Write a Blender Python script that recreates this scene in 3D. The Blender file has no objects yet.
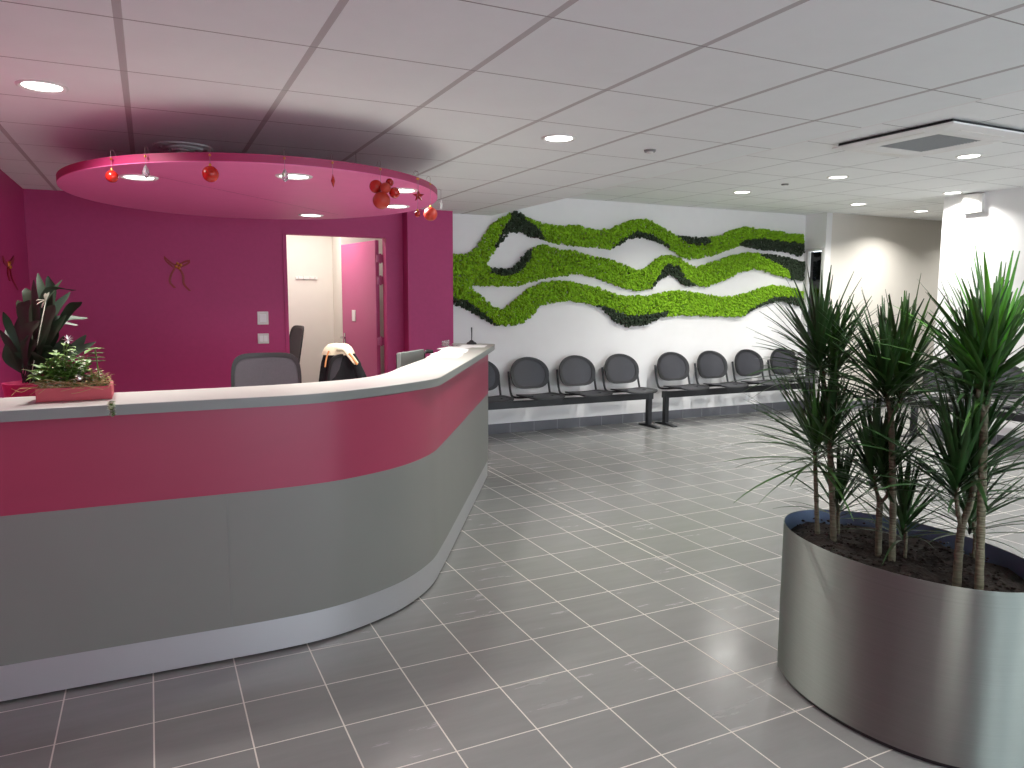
import bpy, math, random
import numpy as np
from mathutils import Vector, Matrix
random.seed(7)
PI = math.pi
scene = bpy.context.scene
COL = scene.collection
ORG = {}

# ------------------------------------------------------------------ materials
def srgb(r, g, b):
    f = lambda c: (c/255/12.92) if c/255 <= 0.04045 else ((c/255+0.055)/1.055)**2.4
    return (f(r), f(g), f(b), 1)

def N(nt, typ, **kw):
    n = nt.nodes.new(typ)
    for k, v in kw.items(): setattr(n, k, v)
    return n

def mat(name, col, rough=.5, metal=0., spec=.5, var=.0, scale=8., bump=0., bscale=60., stretch=(1, 1, 1), trans=0., emis=None, estr=0., alpha=None, sub=0.):
    m = bpy.data.materials.new(name); m.use_nodes = True
    nt = m.node_tree; b = nt.nodes['Principled BSDF']; L = nt.links
    b.inputs['Base Color'].default_value = col
    b.inputs['Roughness'].default_value = rough
    b.inputs['Metallic'].default_value = metal
    b.inputs['Specular IOR Level'].default_value = spec
    if trans: b.inputs['Transmission Weight'].default_value = trans
    if alpha is not None: b.inputs['Alpha'].default_value = alpha
    if emis: b.inputs['Emission Color'].default_value = emis; b.inputs['Emission Strength'].default_value = estr
    tc = N(nt, 'ShaderNodeTexCoord'); mp = N(nt, 'ShaderNodeMapping'); mp.inputs['Scale'].default_value = stretch
    L.new(tc.outputs['Object'], mp.inputs['Vector'])
    if var:
        n = N(nt, 'ShaderNodeTexNoise'); n.inputs['Scale'].default_value = scale; n.inputs['Detail'].default_value = 3
        L.new(mp.outputs['Vector'], n.inputs['Vector'])
        r = N(nt, 'ShaderNodeMapRange'); r.inputs[1].default_value = .3; r.inputs[2].default_value = .7
        r.inputs[3].default_value = 1-var; r.inputs[4].default_value = 1+var
        L.new(n.outputs['Fac'], r.inputs[0])
        mx = N(nt, 'ShaderNodeVectorMath', operation='SCALE'); mx.inputs[0].default_value = col[:3]
        L.new(r.outputs[0], mx.inputs['Scale']); L.new(mx.outputs[0], b.inputs['Base Color'])
    if bump:
        n2 = N(nt, 'ShaderNodeTexNoise'); n2.inputs['Scale'].default_value = bscale; n2.inputs['Detail'].default_value = 2
        L.new(mp.outputs['Vector'], n2.inputs['Vector'])
        bp = N(nt, 'ShaderNodeBump'); bp.inputs['Strength'].default_value = bump; bp.inputs['Distance'].default_value = .01
        L.new(n2.outputs['Fac'], bp.inputs['Height']); L.new(bp.outputs['Normal'], b.inputs['Normal'])
    return m

def mth(nt, op, a, b=None, c=None):
    n = N(nt, 'ShaderNodeMath', operation=op)
    for i, v in enumerate((a, b, c)):
        if v is None: continue
        if isinstance(v, (int, float)): n.inputs[i].default_value = v
        else: nt.links.new(v, n.inputs[i])
    return n.outputs[0]

def line_mask(nt, c, phase, s, w):
    t = mth(nt, 'DIVIDE', mth(nt, 'SUBTRACT', c, phase), s)
    t = mth(nt, 'FRACT', mth(nt, 'ADD', t, 100.5))
    t = mth(nt, 'MULTIPLY', mth(nt, 'ABSOLUTE', mth(nt, 'SUBTRACT', t, .5)), s)
    return mth(nt, 'LESS_THAN', t, w/2)

def grid_mat(name, base, line, axes, rough, extra=None, line2=None, noise=.08, nscale=(2, 9, 2), tilevar=0., spec=.5, bump=0.):
    """axes: list of (axis index, phase, spacing, width)"""
    m = bpy.data.materials.new(name); m.use_nodes = True
    nt = m.node_tree; b = nt.nodes['Principled BSDF']; L = nt.links
    g = N(nt, 'ShaderNodeNewGeometry'); sp = N(nt, 'ShaderNodeSeparateXYZ'); L.new(g.outputs['Position'], sp.inputs[0])
    mp = N(nt, 'ShaderNodeMapping'); mp.inputs['Scale'].default_value = nscale; L.new(g.outputs['Position'], mp.inputs['Vector'])
    n = N(nt, 'ShaderNodeTexNoise'); n.inputs['Scale'].default_value = 1.6; n.inputs['Detail'].default_value = 7; n.inputs['Roughness'].default_value = .65
    L.new(mp.outputs[0], n.inputs['Vector'])
    r = N(nt, 'ShaderNodeMapRange'); r.inputs[1].default_value = .3; r.inputs[2].default_value = .7; r.inputs[3].default_value = 1-noise; r.inputs[4].default_value = 1+noise
    L.new(n.outputs['Fac'], r.inputs[0]); fac = r.outputs[0]
    if tilevar:
        cells = [mth(nt, 'FLOOR', mth(nt, 'DIVIDE', mth(nt, 'SUBTRACT', sp.outputs[a], ph), s)) for a, ph, s, w in axes[:2]]
        cb = N(nt, 'ShaderNodeCombineXYZ'); L.new(cells[0], cb.inputs[0]); L.new(cells[1], cb.inputs[1])
        wn = N(nt, 'ShaderNodeTexWhiteNoise', noise_dimensions='2D'); L.new(cb.outputs[0], wn.inputs['Vector'])
        fac = mth(nt, 'MULTIPLY', fac, mth(nt, 'ADD', mth(nt, 'MULTIPLY', wn.outputs['Value'], 2*tilevar), 1-tilevar))
    sc = N(nt, 'ShaderNodeVectorMath', operation='SCALE'); sc.inputs[0].default_value = base[:3]; L.new(fac, sc.inputs['Scale'])
    col = sc.outputs[0]
    masks = []
    for i, (a, ph, s, w) in enumerate(axes):
        masks.append(line_mask(nt, sp.outputs[a], ph, s, w))
    for e in (extra or []):
        a, pos, w = e
        masks.append(mth(nt, 'LESS_THAN', mth(nt, 'ABSOLUTE', mth(nt, 'SUBTRACT', sp.outputs[a], pos)), w/2))
    cols = [line] + [line2 or line] + [line]*5
    allm = None
    for mk, lc in zip(masks, cols):
        mx = N(nt, 'ShaderNodeMix', data_type='RGBA'); L.new(mk, mx.inputs[0]); L.new(col, mx.inputs[6]); mx.inputs[7].default_value = lc
        col = mx.outputs[2]; allm = mk if allm is None else mth(nt, 'MAXIMUM', allm, mk)
    L.new(col, b.inputs['Base Color'])
    b.inputs['Specular IOR Level'].default_value = spec
    L.new(mth(nt, 'ADD', mth(nt, 'MULTIPLY', allm, .35), mth(nt, 'MULTIPLY', mth(nt, 'SUBTRACT', fac, .5), rough*2)) if rough < .5 else mth(nt, 'ADD', rough, 0.), b.inputs['Roughness'])
    if bump:
        bp = N(nt, 'ShaderNodeBump', invert=True); bp.inputs['Strength'].default_value = bump; bp.inputs['Distance'].default_value = .003
        L.new(allm, bp.inputs['Height']); L.new(bp.outputs[0], b.inputs['Normal'])
    return m

def brushed(name, col, rough, aniso, rot=0.):
    m = bpy.data.materials.new(name); m.use_nodes = True
    nt = m.node_tree; b = nt.nodes['Principled BSDF']; L = nt.links
    b.inputs['Base Color'].default_value = col; b.inputs['Metallic'].default_value = 1
    b.inputs['Anisotropic'].default_value = aniso; b.inputs['Anisotropic Rotation'].default_value = rot
    t = N(nt, 'ShaderNodeTangent', direction_type='RADIAL', axis='Z'); L.new(t.outputs[0], b.inputs['Tangent'])
    tc = N(nt, 'ShaderNodeTexCoord'); mp = N(nt, 'ShaderNodeMapping'); mp.inputs['Scale'].default_value = (2, 2, 1400); L.new(tc.outputs['Object'], mp.inputs[0])
    n = N(nt, 'ShaderNodeTexNoise'); n.inputs['Scale'].default_value = 1; n.inputs['Detail'].default_value = 3; L.new(mp.outputs[0], n.inputs['Vector'])
    r = N(nt, 'ShaderNodeMapRange'); r.inputs[1].default_value = .3; r.inputs[2].default_value = .7; r.inputs[3].default_value = rough*.85; r.inputs[4].default_value = rough*1.15
    L.new(n.outputs['Fac'], r.inputs[0]); L.new(r.outputs[0], b.inputs['Roughness'])
    return m

M = {}
M['pink_wall'] = mat('magenta_wall_paint', srgb(180, 52, 114), .55, var=.03, scale=30, bump=.08, bscale=180)
M['pink_door'] = mat('magenta_gloss_paint', srgb(186, 84, 132), .35)
M['pink_canopy'] = mat('pink_canopy_bounce_lit', srgb(232, 118, 174), .5, var=.02)  # lightened pink: bounce light from desk and floor painted into the underside
M['pink_edge'] = mat('shaded_pink_canopy_edge', srgb(158, 42, 88), .5)  # same canopy pink, darkened so the rim's shade sits in the colour
M['pink_lam'] = mat('raspberry_laminate', srgb(156, 50, 80), .38, var=.03, scale=3, stretch=(1, 1, 3))
M['grey_lam'] = mat('grey_laminate', srgb(124, 125, 119), .42, var=.02, scale=3)
M['top_lam'] = mat('pale_grey_worktop', srgb(172, 171, 166), .35, var=.02)
M['edge_lam'] = mat('worktop_edging_grey', srgb(126, 130, 126), .4)
M['white_wall'] = mat('white_wall_paint', srgb(236, 236, 235), .7, var=.01, bump=.05, bscale=150)
M['cream_wall'] = mat('cream_wall_paint', srgb(222, 218, 209), .7, var=.01)
M['grey_paint'] = mat('pale_grey_paint', srgb(205, 206, 202), .6)
M['white_plastic'] = mat('white_plastic', srgb(225, 224, 220), .35)
M['grey_plastic'] = mat('grey_plastic', srgb(120, 120, 118), .4)
M['black_metal'] = mat('black_powder_coated_steel', srgb(32, 34, 38), .4, var=.05)
M['black_rim'] = mat('black_seat_edge', srgb(30, 31, 35), .45)
M['black_plastic'] = mat('black_plastic', srgb(30, 30, 32), .4)
M['black_cloth'] = mat('black_cloth', srgb(20, 20, 24), .95, var=.2, scale=30, bump=.3, bscale=200)
M['cream_cloth'] = mat('cream_cloth', srgb(228, 216, 186), .95, var=.05, bump=.4, bscale=120)
M['orange_cloth'] = mat('orange_cloth', srgb(222, 150, 96), .9)
M['chrome'] = mat('chrome', srgb(205, 205, 205), .15, metal=1)
M['mesh_back'] = mat('charcoal_mesh_fabric', srgb(66, 62, 68), .8, var=.15, scale=200, bump=.3, bscale=400)
M['steel'] = brushed('brushed_steel', srgb(150, 157, 151), .58, .95, .25)
M['steel_plinth'] = mat('brushed_steel_plinth', srgb(196, 197, 198), .45, metal=.75)
M['steel_in'] = mat('steel_lining_blue_reflection', srgb(130, 150, 180), .35, metal=.6)  # bluish daylight reflection painted into the steel colour
M['soil'] = mat('dark_potting_soil', srgb(36, 27, 20), .95, var=.5, scale=25, bump=1., bscale=60)
M['bark'] = mat('dracaena_bark', srgb(100, 98, 76), .8, var=.35, scale=1, stretch=(8, 8, 95), bump=.8, bscale=1)
M['leaf'] = mat('dracaena_leaf_green', srgb(60, 98, 42), .38, var=.3, scale=14)
M['leaf_dark'] = mat('dracaena_leaf_dark_green', srgb(44, 78, 36), .38, var=.3, scale=14)
M['leaf_bright'] = mat('dracaena_new_growth_green', srgb(82, 150, 44), .38, var=.25, scale=10)
M['moss'] = mat('lime_green_reindeer_moss', srgb(130, 176, 26), .95, var=.35, scale=22, bump=.6, bscale=160)
M['moss_dark'] = mat('dark_green_reindeer_moss', srgb(48, 62, 44), .95, var=.35, scale=25, bump=.6, bscale=160)
M['moss_back'] = mat('moss_backing_green', srgb(78, 104, 18), .95, var=.3, scale=25)
M['moss_back_dark'] = mat('moss_backing_dark_green', srgb(34, 42, 32), .95, var=.3, scale=25)
M['red_ball'] = mat('red_bauble_gloss', srgb(176, 30, 20), .25, var=.1)
M['red_matte'] = mat('red_bauble_matte', srgb(178, 50, 32), .45)
M['red_dark'] = mat('dark_red_bauble', srgb(150, 26, 22), .22)
M['gold'] = mat('gold_bead', srgb(205, 150, 70), .3, metal=1)
M['string'] = mat('clear_thread', srgb(150, 120, 125), .5)
M['crystal'] = mat('clear_crystal', srgb(235, 235, 240), .05, trans=.8)
M['ribbon'] = mat('dark_red_ribbon', srgb(140, 14, 20), .45)
M['paper'] = mat('white_paper', srgb(244, 244, 244), .7)
M['acrylic'] = mat('clear_acrylic', srgb(235, 230, 230), .08, trans=.9)
M['pot_pink'] = mat('pink_glazed_pot', srgb(178, 42, 88), .35)
M['box_pink'] = mat('salmon_pink_painted_wood', srgb(184, 76, 86), .6, var=.06, scale=12)
M['dk_leaf'] = mat('deep_green_broad_leaf', srgb(26, 46, 26), .55, var=.3, scale=12)
M['gr_leaf'] = mat('fresh_green_leaf', srgb(92, 132, 48), .45, var=.35, scale=30)
M['var_leaf'] = mat('cream_variegated_leaf', srgb(205, 205, 186), .5, var=.2, scale=90)
M['straw'] = mat('dry_straw', srgb(170, 140, 96), .8)
M['silver'] = mat('silver_bauble_mirror', srgb(225, 225, 228), .08, metal=1)
M['lens'] = mat('glowing_lamp_diffuser', srgb(255, 255, 255), .5, emis=(1, .97, .92, 1), estr=9)
M['dark_gap'] = mat('dark_air_slot', srgb(28, 30, 32), .7)
M['grille'] = mat('grey_air_grille', srgb(150, 152, 152), .6)
M['glass_dark'] = mat('dark_window_glass', srgb(16, 17, 22), .08, spec=.6)
M['glass'] = mat('clear_window_glass', srgb(240, 245, 250), .02, trans=1.)
M['screen'] = mat('grey_monitor_shell', srgb(118, 126, 122), .35)
M['desk_in'] = mat('grey_desk_surface', srgb(160, 160, 156), .45)
M['curtain_dark'] = mat('dim_corridor_paint', srgb(70, 62, 56), .8)

M['floor'] = grid_mat('grey_stoneware_floor_tile', srgb(130, 131, 129), srgb(205, 200, 190),
                      [(0, -.055, .3018, .0050), (1, 3.400, .3096, .0050)], .24, extra=[(0, 2.598, .008)], noise=.07, nscale=(1.6, 9, 1), tilevar=.04, spec=.5)
M['ceil_l'] = grid_mat('white_ceiling_tiles', srgb(243, 248, 247), srgb(196, 194, 193),
                       [(0, -.6546, .6079, .026), (1, 2.7622, .6158, .007)], .9, line2=srgb(160, 158, 157), noise=.015, nscale=(3, 3, 3), bump=.4)
M['ceil_r'] = grid_mat('white_ceiling_tiles_higher', srgb(240, 242, 242), srgb(140, 140, 140),
                       [(0, 4.77, .60, .008), (1, 5.78, .60, .008)], .9, line2=srgb(150, 150, 150), noise=.015, nscale=(3, 3, 3), bump=.4)
M['skirt'] = grid_mat('dark_grey_skirting_tile', srgb(104, 106, 112), srgb(170, 170, 172), [(0, -.055, .3018, .004), (1, 3.40, .3096, .004)], .35, noise=.1)
def perf_mat():
    m = mat('perforated_dark_steel', srgb(58, 59, 64), .42, metal=.2)
    nt = m.node_tree; b = nt.nodes['Principled BSDF']; L = nt.links
    tc = N(nt, 'ShaderNodeTexCoord'); mp = N(nt, 'ShaderNodeMapping'); mp.inputs['Scale'].default_value = (260, 260, 260); L.new(tc.outputs['Object'], mp.inputs[0])
    v = N(nt, 'ShaderNodeTexVoronoi'); v.inputs['Scale'].default_value = 1; L.new(mp.outputs[0], v.inputs['Vector'])
    lt = mth(nt, 'LESS_THAN', v.outputs['Distance'], .35)
    mx = N(nt, 'ShaderNodeMix', data_type='RGBA'); L.new(lt, mx.inputs[0]); mx.inputs[6].default_value = srgb(64, 65, 71); mx.inputs[7].default_value = srgb(44, 45, 50)
    L.new(mx.outputs[2], b.inputs['Base Color'])
    return m
M['perf'] = perf_mat()

# ------------------------------------------------------------------ mesh builder
class MB:
    def __init__(s): s.v = []; s.f = []
    def add(s, vs, fs):
        o = len(s.v); s.v += [tuple(v) for v in vs]; s.f += [tuple(i+o for i in f) for f in fs]; return s
    def box(s, a, b):
        x0, y0, z0 = a; x1, y1, z1 = b
        return s.add([(x0,y0,z0),(x1,y0,z0),(x1,y1,z0),(x0,y1,z0),(x0,y0,z1),(x1,y0,z1),(x1,y1,z1),(x0,y1,z1)],
                     [(0,3,2,1),(4,5,6,7),(0,1,5,4),(1,2,6,5),(2,3,7,6),(3,0,4,7)])
    def rbox(s, c, size, rotz=0, tilt=0):
        m = MB().box((-size[0]/2,-size[1]/2,-size[2]/2),(size[0]/2,size[1]/2,size[2]/2))
        R = Matrix.Rotation(rotz,3,'Z') @ Matrix.Rotation(tilt,3,'X')
        return s.add([tuple(R @ Vector(v) + Vector(c)) for v in m.v], m.f)
    def prism(s, poly, z0, z1):
        n = len(poly)
        vs = [(x,y,z0) for x,y in poly]+[(x,y,z1) for x,y in poly]
        return s.add(vs, [tuple(range(n))[::-1], tuple(range(n,2*n))]+[(i,(i+1)%n,n+(i+1)%n,n+i) for i in range(n)])
    def lathe(s, prof, c=(0,0,0), n=32, sx=1., sy=1., axis=None):
        vs, fs = [], []
        for r, z in prof:
            for i in range(n):
                a = 2*PI*i/n; vs.append((r*math.cos(a)*sx, r*math.sin(a)*sy, z))
        for k in range(len(prof)-1):
            for i in range(n):
                j = (i+1) % n; fs.append((k*n+i, k*n+j, (k+1)*n+j, (k+1)*n+i))
        ring = prof[0] == prof[-1]
        if prof[0][0] > 1e-6 and not ring: fs.append(tuple(range(n))[::-1])
        if prof[-1][0] > 1e-6 and not ring: fs.append(tuple(range((len(prof)-1)*n, len(prof)*n)))
        if axis is not None:
            q = Vector((0,0,1)).rotation_difference(Vector(axis)); vs = [tuple(q @ Vector(v)) for v in vs]
        return s.add([(x+c[0],y+c[1],z+c[2]) for x,y,z in vs], fs)
    def tube(s, path, r, n=8, closed=False):
        P = [Vector(p) for p in path]; m = len(P); R = r if hasattr(r, '__len__') else [r]*m
        vs, fs = [], []; up = None
        for k in range(m):
            a = P[k-1] if (k > 0 or closed) else P[k]; b = P[(k+1) % m] if (k < m-1 or closed) else P[k]
            t = (b-a).normalized()
            if up is None:
                up = Vector((0,0,1)) if abs(t.z) < .9 else Vector((1,0,0))
            u = (up - t*up.dot(t)).normalized(); w = t.cross(u); up = u
            for i in range(n):
                an = 2*PI*i/n; vs.append(tuple(P[k] + (u*math.cos(an)+w*math.sin(an))*R[k]))
        for k in range(m if closed else m-1):
            for i in range(n):
                j = (i+1) % n; k2 = (k+1) % m; fs.append((k*n+i, k*n+j, k2*n+j, k2*n+i))
        if not closed: fs += [tuple(range(n))[::-1], tuple(range((m-1)*n, m*n))]
        return s.add(vs, fs)
    def sphere(s, c, r, n=20, m=12, sz=1.):
        return s.lathe([(max(1e-7,r*math.sin(PI*k/m)), -r*sz*math.cos(PI*k/m)) for k in range(m+1)], c, n)
    def leaf(s, base, direction, length, width, droop=.3, fold=.25, segs=6, tip=.0, wprof=None, roll=0.):
        p = Vector(base); d = Vector(direction).normalized()
        side = d.cross(Vector((0,0,1)))
        if side.length < .05: side = Vector((random.uniform(-1,1),random.uniform(-1,1),0))
        side.normalize()
        vs, fs = [], []
        for k in range(segs+1):
            t = k/segs
            w = width*(wprof(t) if wprof else min(1., (.35+2.2*t))*max(0.03, (1-t))**.55)
            nrm = side.cross(d).normalized()
            sd = (side*math.cos(roll*t)+nrm*math.sin(roll*t))
            vs += [tuple(p - sd*w/2 + nrm*w*fold), tuple(p), tuple(p + sd*w/2 + nrm*w*fold)]
            d = (d + Vector((0,0,-1))*droop/segs*(.4+1.4*t)).normalized()
            p = p + d*length/segs
        for k in range(segs):
            a = 3*k; fs += [(a,a+1,a+4,a+3),(a+1,a+2,a+5,a+4)]
        return s.add(vs, fs)
    def build(s, name, m, parent=None, bevel=0., smooth=40, local=False, extra=None):
        me = bpy.data.meshes.new(name)
        org = Vector((0,0,0))
        if parent is not None and not local: org = ORG.get(parent.name, Vector((0,0,0)))
        me.from_pydata([tuple(Vector(v)-org) for v in s.v], [], s.f); me.materials.append(m); me.update()
        if smooth:
            me.polygons.foreach_set('use_smooth', [True]*len(me.polygons)); me.set_sharp_from_angle(angle=math.radians(smooth))
        o = bpy.data.objects.new(name, me); COL.objects.link(o)
        if parent is not None: o.parent = parent; ORG[o.name] = org
        if bevel:
            b = o.modifiers.new('bevel','BEVEL'); b.width = bevel; b.segments = 2; b.limit_method = 'ANGLE'; b.angle_limit = math.radians(50)
        return o

def thing(name, label, cat, loc=(0,0,0), rotz=0, group=None):
    o = bpy.data.objects.new(name, None); COL.objects.link(o); o.empty_display_size = .1
    o.location = loc; o.rotation_euler = (0,0,rotz); ORG[o.name] = Vector(loc)
    o['label'] = label; o['category'] = cat
    if group: o['group'] = group
    return o
def tag(o, label, cat, group=None, kind=None):
    o['label'] = label; o['category'] = cat
    if group: o['group'] = group
    if kind: o['kind'] = kind
    return o
def struct(name, mb, m, label, cat, **kw):
    o = mb.build(name, m, **kw); o['kind'] = 'structure'; o['label'] = label; o['category'] = cat; return o
def recentre(o):
    """put a single-mesh thing's origin at the bottom centre of its own shape"""
    vs = [v.co.copy() for v in o.data.vertices]
    c = Vector(((min(v.x for v in vs)+max(v.x for v in vs))/2, (min(v.y for v in vs)+max(v.y for v in vs))/2, min(v.z for v in vs)))
    o.data.transform(Matrix.Translation(-c)); o.location = c; return o
def dup_tree(o, parent=None):
    c = o.copy(); COL.objects.link(c)
    if parent is not None: c.parent = parent
    for ch in list(o.children): dup_tree(ch, c)
    return c

def catmull(pts, n=6):
    P = [Vector(p) for p in pts]; out = []
    for i in range(len(P)-1):
        p0 = P[i-1] if i else P[i]*2-P[i+1]; p1 = P[i]; p2 = P[i+1]; p3 = P[i+2] if i+2 < len(P) else P[i+1]*2-P[i]
        for k in range(n):
            t = k/n; out.append(.5*((2*p1)+(p2-p0)*t+(2*p0-5*p1+4*p2-p3)*t*t+(3*p1-p0-3*p2+p3)*t**3))
    out.append(P[-1]); return out
def offset(line, d):
    """offset a 2D polyline to its left by d"""
    out = []
    for i, p in enumerate(line):
        a = line[max(0,i-1)]; b = line[min(len(line)-1,i+1)]; t = (b-a).normalized(); out.append(Vector((p.x - t.y*d, p.y + t.x*d)))
    return out
def band(outer, inner, z0, z1):
    """closed solid strip between two polylines of equal count"""
    n = len(outer); mb = MB()
    vs = [(p.x,p.y,z0) for p in outer]+[(p.x,p.y,z1) for p in outer]+[(p.x,p.y,z0) for p in inner]+[(p.x,p.y,z1) for p in inner]
    fs = []
    for i in range(n-1):
        fs += [(i,i+1,n+i+1,n+i), (2*n+i+1,2*n+i,3*n+i,3*n+i+1), (n+i,n+i+1,3*n+i+1,3*n+i), (i+1,i,2*n+i,2*n+i+1)]
    fs += [(0,n,3*n,2*n), (n-1,3*n-1,4*n-1,2*n-1)]
    return mb.add(vs, fs)

# ------------------------------------------------------------------ camera (fitted to the floor and ceiling grids)
F = 743.56
r_ = Vector((0.89972297,-0.43644566,0.00370972)); u_ = Vector((0.04700737,0.10534774,0.9933238)); f_ = Vector((0.43392267,0.89354185,-0.11529994))
EYE = Vector((0,0,1.5))
cam = bpy.data.objects.new('camera', bpy.data.cameras.new('camera')); COL.objects.link(cam)
mw = Matrix((r_, u_, -f_)).transposed().to_4x4(); mw.translation = EYE
cam.matrix_world = mw; cam.data.lens = F/1024*36; cam.data.sensor_width = 36; cam.data.clip_start = .05; cam.data.clip_end = 200
scene.camera = cam
def ray(px, py): return f_ + r_*((px-512)/F) + u_*((384-py)/F)
def on_y(px, py, y): d = ray(px, py); return EYE + d*(y/d.y)
def on_z(px, py, z): d = ray(px, py); return EYE + d*((z-1.5)/d.z)

# ------------------------------------------------------------------ room shell
ZL, ZR = 2.372, 2.61
XL, XR = -.885, 7.85
YB, YW, YK = -3.6, 7.35, 7.40       # behind camera, pink wall, white wall
JX = 3.325
struct('floor', MB().box((XL-.6,YB-.2,-.12),(12.3,11.,0)), M['floor'], 'grey stoneware tiled floor with pale joints', 'floor', smooth=0)
struct('ceiling', MB().box((XL-.1,YB-.1,ZL),(JX,YK+.1,ZL+.14)), M['ceil_l'], 'white tiled ceiling over the reception desk', 'ceiling', smooth=0)
struct('ceiling', MB().box((JX,YB-.1,ZR),(12.2,YK+.1,ZR+.12)), M['ceil_r'], 'higher tiled ceiling over the waiting area', 'ceiling', smooth=0)
struct('trim_1', MB().box((JX,YB,ZL),(JX+.02,YK,ZR)), M['white_wall'], 'vertical step between the two ceiling levels', 'ceiling trim', smooth=0)
struct('wall_left', MB().box((XL-.12,YB,0),(XL,YW,ZL)), M['pink_wall'], 'magenta wall at the left end of the reception', 'wall', smooth=0)
DX0, DX1, DZ = 1.192, 2.105, 2.089
mb = MB().box((XL-.12,YW,0),(DX0-.03,YW+.1,ZL)).box((DX0-.03,YW,DZ+.03),(DX1+.07,YW+.1,ZL)).box((DX1+.07,YW,0),(2.72,YW+.1,ZL))
struct('wall_back', mb, M['pink_wall'], 'magenta wall with the open door behind the reception desk', 'wall', smooth=0)
struct('trim_2', MB().box((2.335,7.19,0),(2.815,YW,ZL)), M['pink_wall'], 'projecting magenta pillar between the door and the white wall', 'pillar', smooth=0)
struct('wall_back', MB().box((2.72,YK,0),(7.95,YK+.1,ZR)), M['white_wall'], 'white wall carrying the green moss waves', 'wall', smooth=0)
# jog on the right: narrow wall with sidelight, corridor wall behind, right wall
gx = 7.95
mb = MB().box((gx,7.05,0),(gx+.1,7.09,ZR)).box((gx,7.33,0),(gx+.1,YK+.1,ZR)).box((gx,7.09,2.14),(gx+.1,7.33,ZR)).box((gx,7.09,0),(gx+.1,7.33,.12))
struct('wall_jog', mb, M['white_wall'], 'short grey-white return wall with a narrow dark sidelight', 'wall', smooth=0)
w1 = struct('window_1', MB().box((gx+.04,7.10,.14),(gx+.05,7.32,2.12)), M['glass_dark'], 'narrow dark glazed sidelight beside the moss wall', 'window', smooth=0)
mb = MB()
for a, b in (((gx-.012,7.06,.12),(gx+.03,7.10,2.165)),((gx-.012,7.32,.12),(gx+.03,7.36,2.165)),((gx-.012,7.10,2.125),(gx+.03,7.32,2.165)),((gx-.012,7.10,.12),(gx+.03,7.32,.15))): mb.box(a, b)
mb.build('window_frame', M['grey_paint'], w1, smooth=0, bevel=.003)
struct('wall_far', MB().box((gx+.1,7.05,0),(12.2,7.15,ZR)), M['cream_wall'], 'off-white corridor wall beyond the plants', 'wall', smooth=0)
struct('wall_end', MB().box((12.1,YB,0),(12.2,7.05,ZR)), M['cream_wall'], 'corridor end wall', 'wall', smooth=0)
struct('wall_right', MB().box((XR,YB,0),(XR+.15,5.40,ZR)), M['white_wall'], 'white wall on the right behind the third bench', 'wall', smooth=0)
# wall behind the camera with large windows
mb = MB().box((XL-.1,YB-.12,0),(12.2,YB,.35)).box((XL-.1,YB-.12,2.25),(12.2,YB,ZR))
xs = [XL-.1, .2, 2.1, 2.3, 4.2, 4.4, 6.3, 6.5, XR, 12.2]
for a, b in ((XL-.1,.2),(2.1,2.3),(4.2,4.4),(6.3,6.5),(7.7,12.2)): mb.box((a,YB-.12,.35),(b,YB,2.25))
struct('wall_front', mb, M['white_wall'], 'white window wall behind the camera', 'wall', smooth=0)
for i, (a, b) in enumerate(((.2,2.1),(2.3,4.2),(4.4,6.3),(6.5,7.7))):
    m_ = (a+b)/2; mb = MB()
    for c, d in (((a,YB-.08,.35),(a+.05,YB-.03,2.25)),((b-.05,YB-.08,.35),(b,YB-.03,2.25)),((m_-.03,YB-.08,.35),(m_+.03,YB-.03,2.25)),((a,YB-.08,.35),(b,YB-.03,.4)),((a,YB-.08,2.2),(b,YB-.03,2.25))): mb.box(c, d)
    wf = struct('window_%d' % (i+2), mb, M['grey_paint'], 'window in the wall behind the camera', 'window', smooth=0)
# skirting tiles
struct('baseboard_back', MB().box((2.80,YK-.012,0),(gx,YK,.11)), M['skirt'], 'grey skirting tiles under the moss wall', 'baseboard', smooth=0)
struct('baseboard_far', MB().box((gx+.1,7.038,0),(12.1,7.05,.11)), M['skirt'], 'grey skirting tiles of the corridor wall', 'baseboard', smooth=0)
struct('baseboard_right', MB().box((XR-.012,YB,0),(XR,5.4,.11)), M['skirt'], 'grey skirting tiles on the right wall', 'baseboard', smooth=0)
struct('baseboard_jog', MB().box((gx-.012,7.05,0),(gx,7.388,.11)), M['skirt'], 'grey skirting tiles under the sidelight', 'baseboard', smooth=0)

# office room beyond the door
struct('wall_office', MB().box((.6,9.0,0),(1.985,9.1,2.6)), M['cream_wall'], 'cream office wall seen through the door', 'wall', smooth=0)
struct('wall_office', MB().box((1.985,8.55,0),(3.4,9.1,2.6)), M['cream_wall'], 'lighter cream office wall behind the door leaf', 'wall', smooth=0)
struct('wall_office', MB().box((.5,YW+.1,0),(.6,9.1,2.6)), M['cream_wall'], 'cream office side wall', 'wall', smooth=0)
struct('wall_office', MB().box((3.3,YK+.1,0),(3.4,8.55,2.6)), M['cream_wall'], 'cream office wall on the far side', 'wall', smooth=0)
struct('ceiling_office', MB().box((.5,YW+.1,2.5),(3.4,9.1,2.6)), M['white_wall'], 'white office ceiling', 'ceiling', smooth=0)

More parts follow.
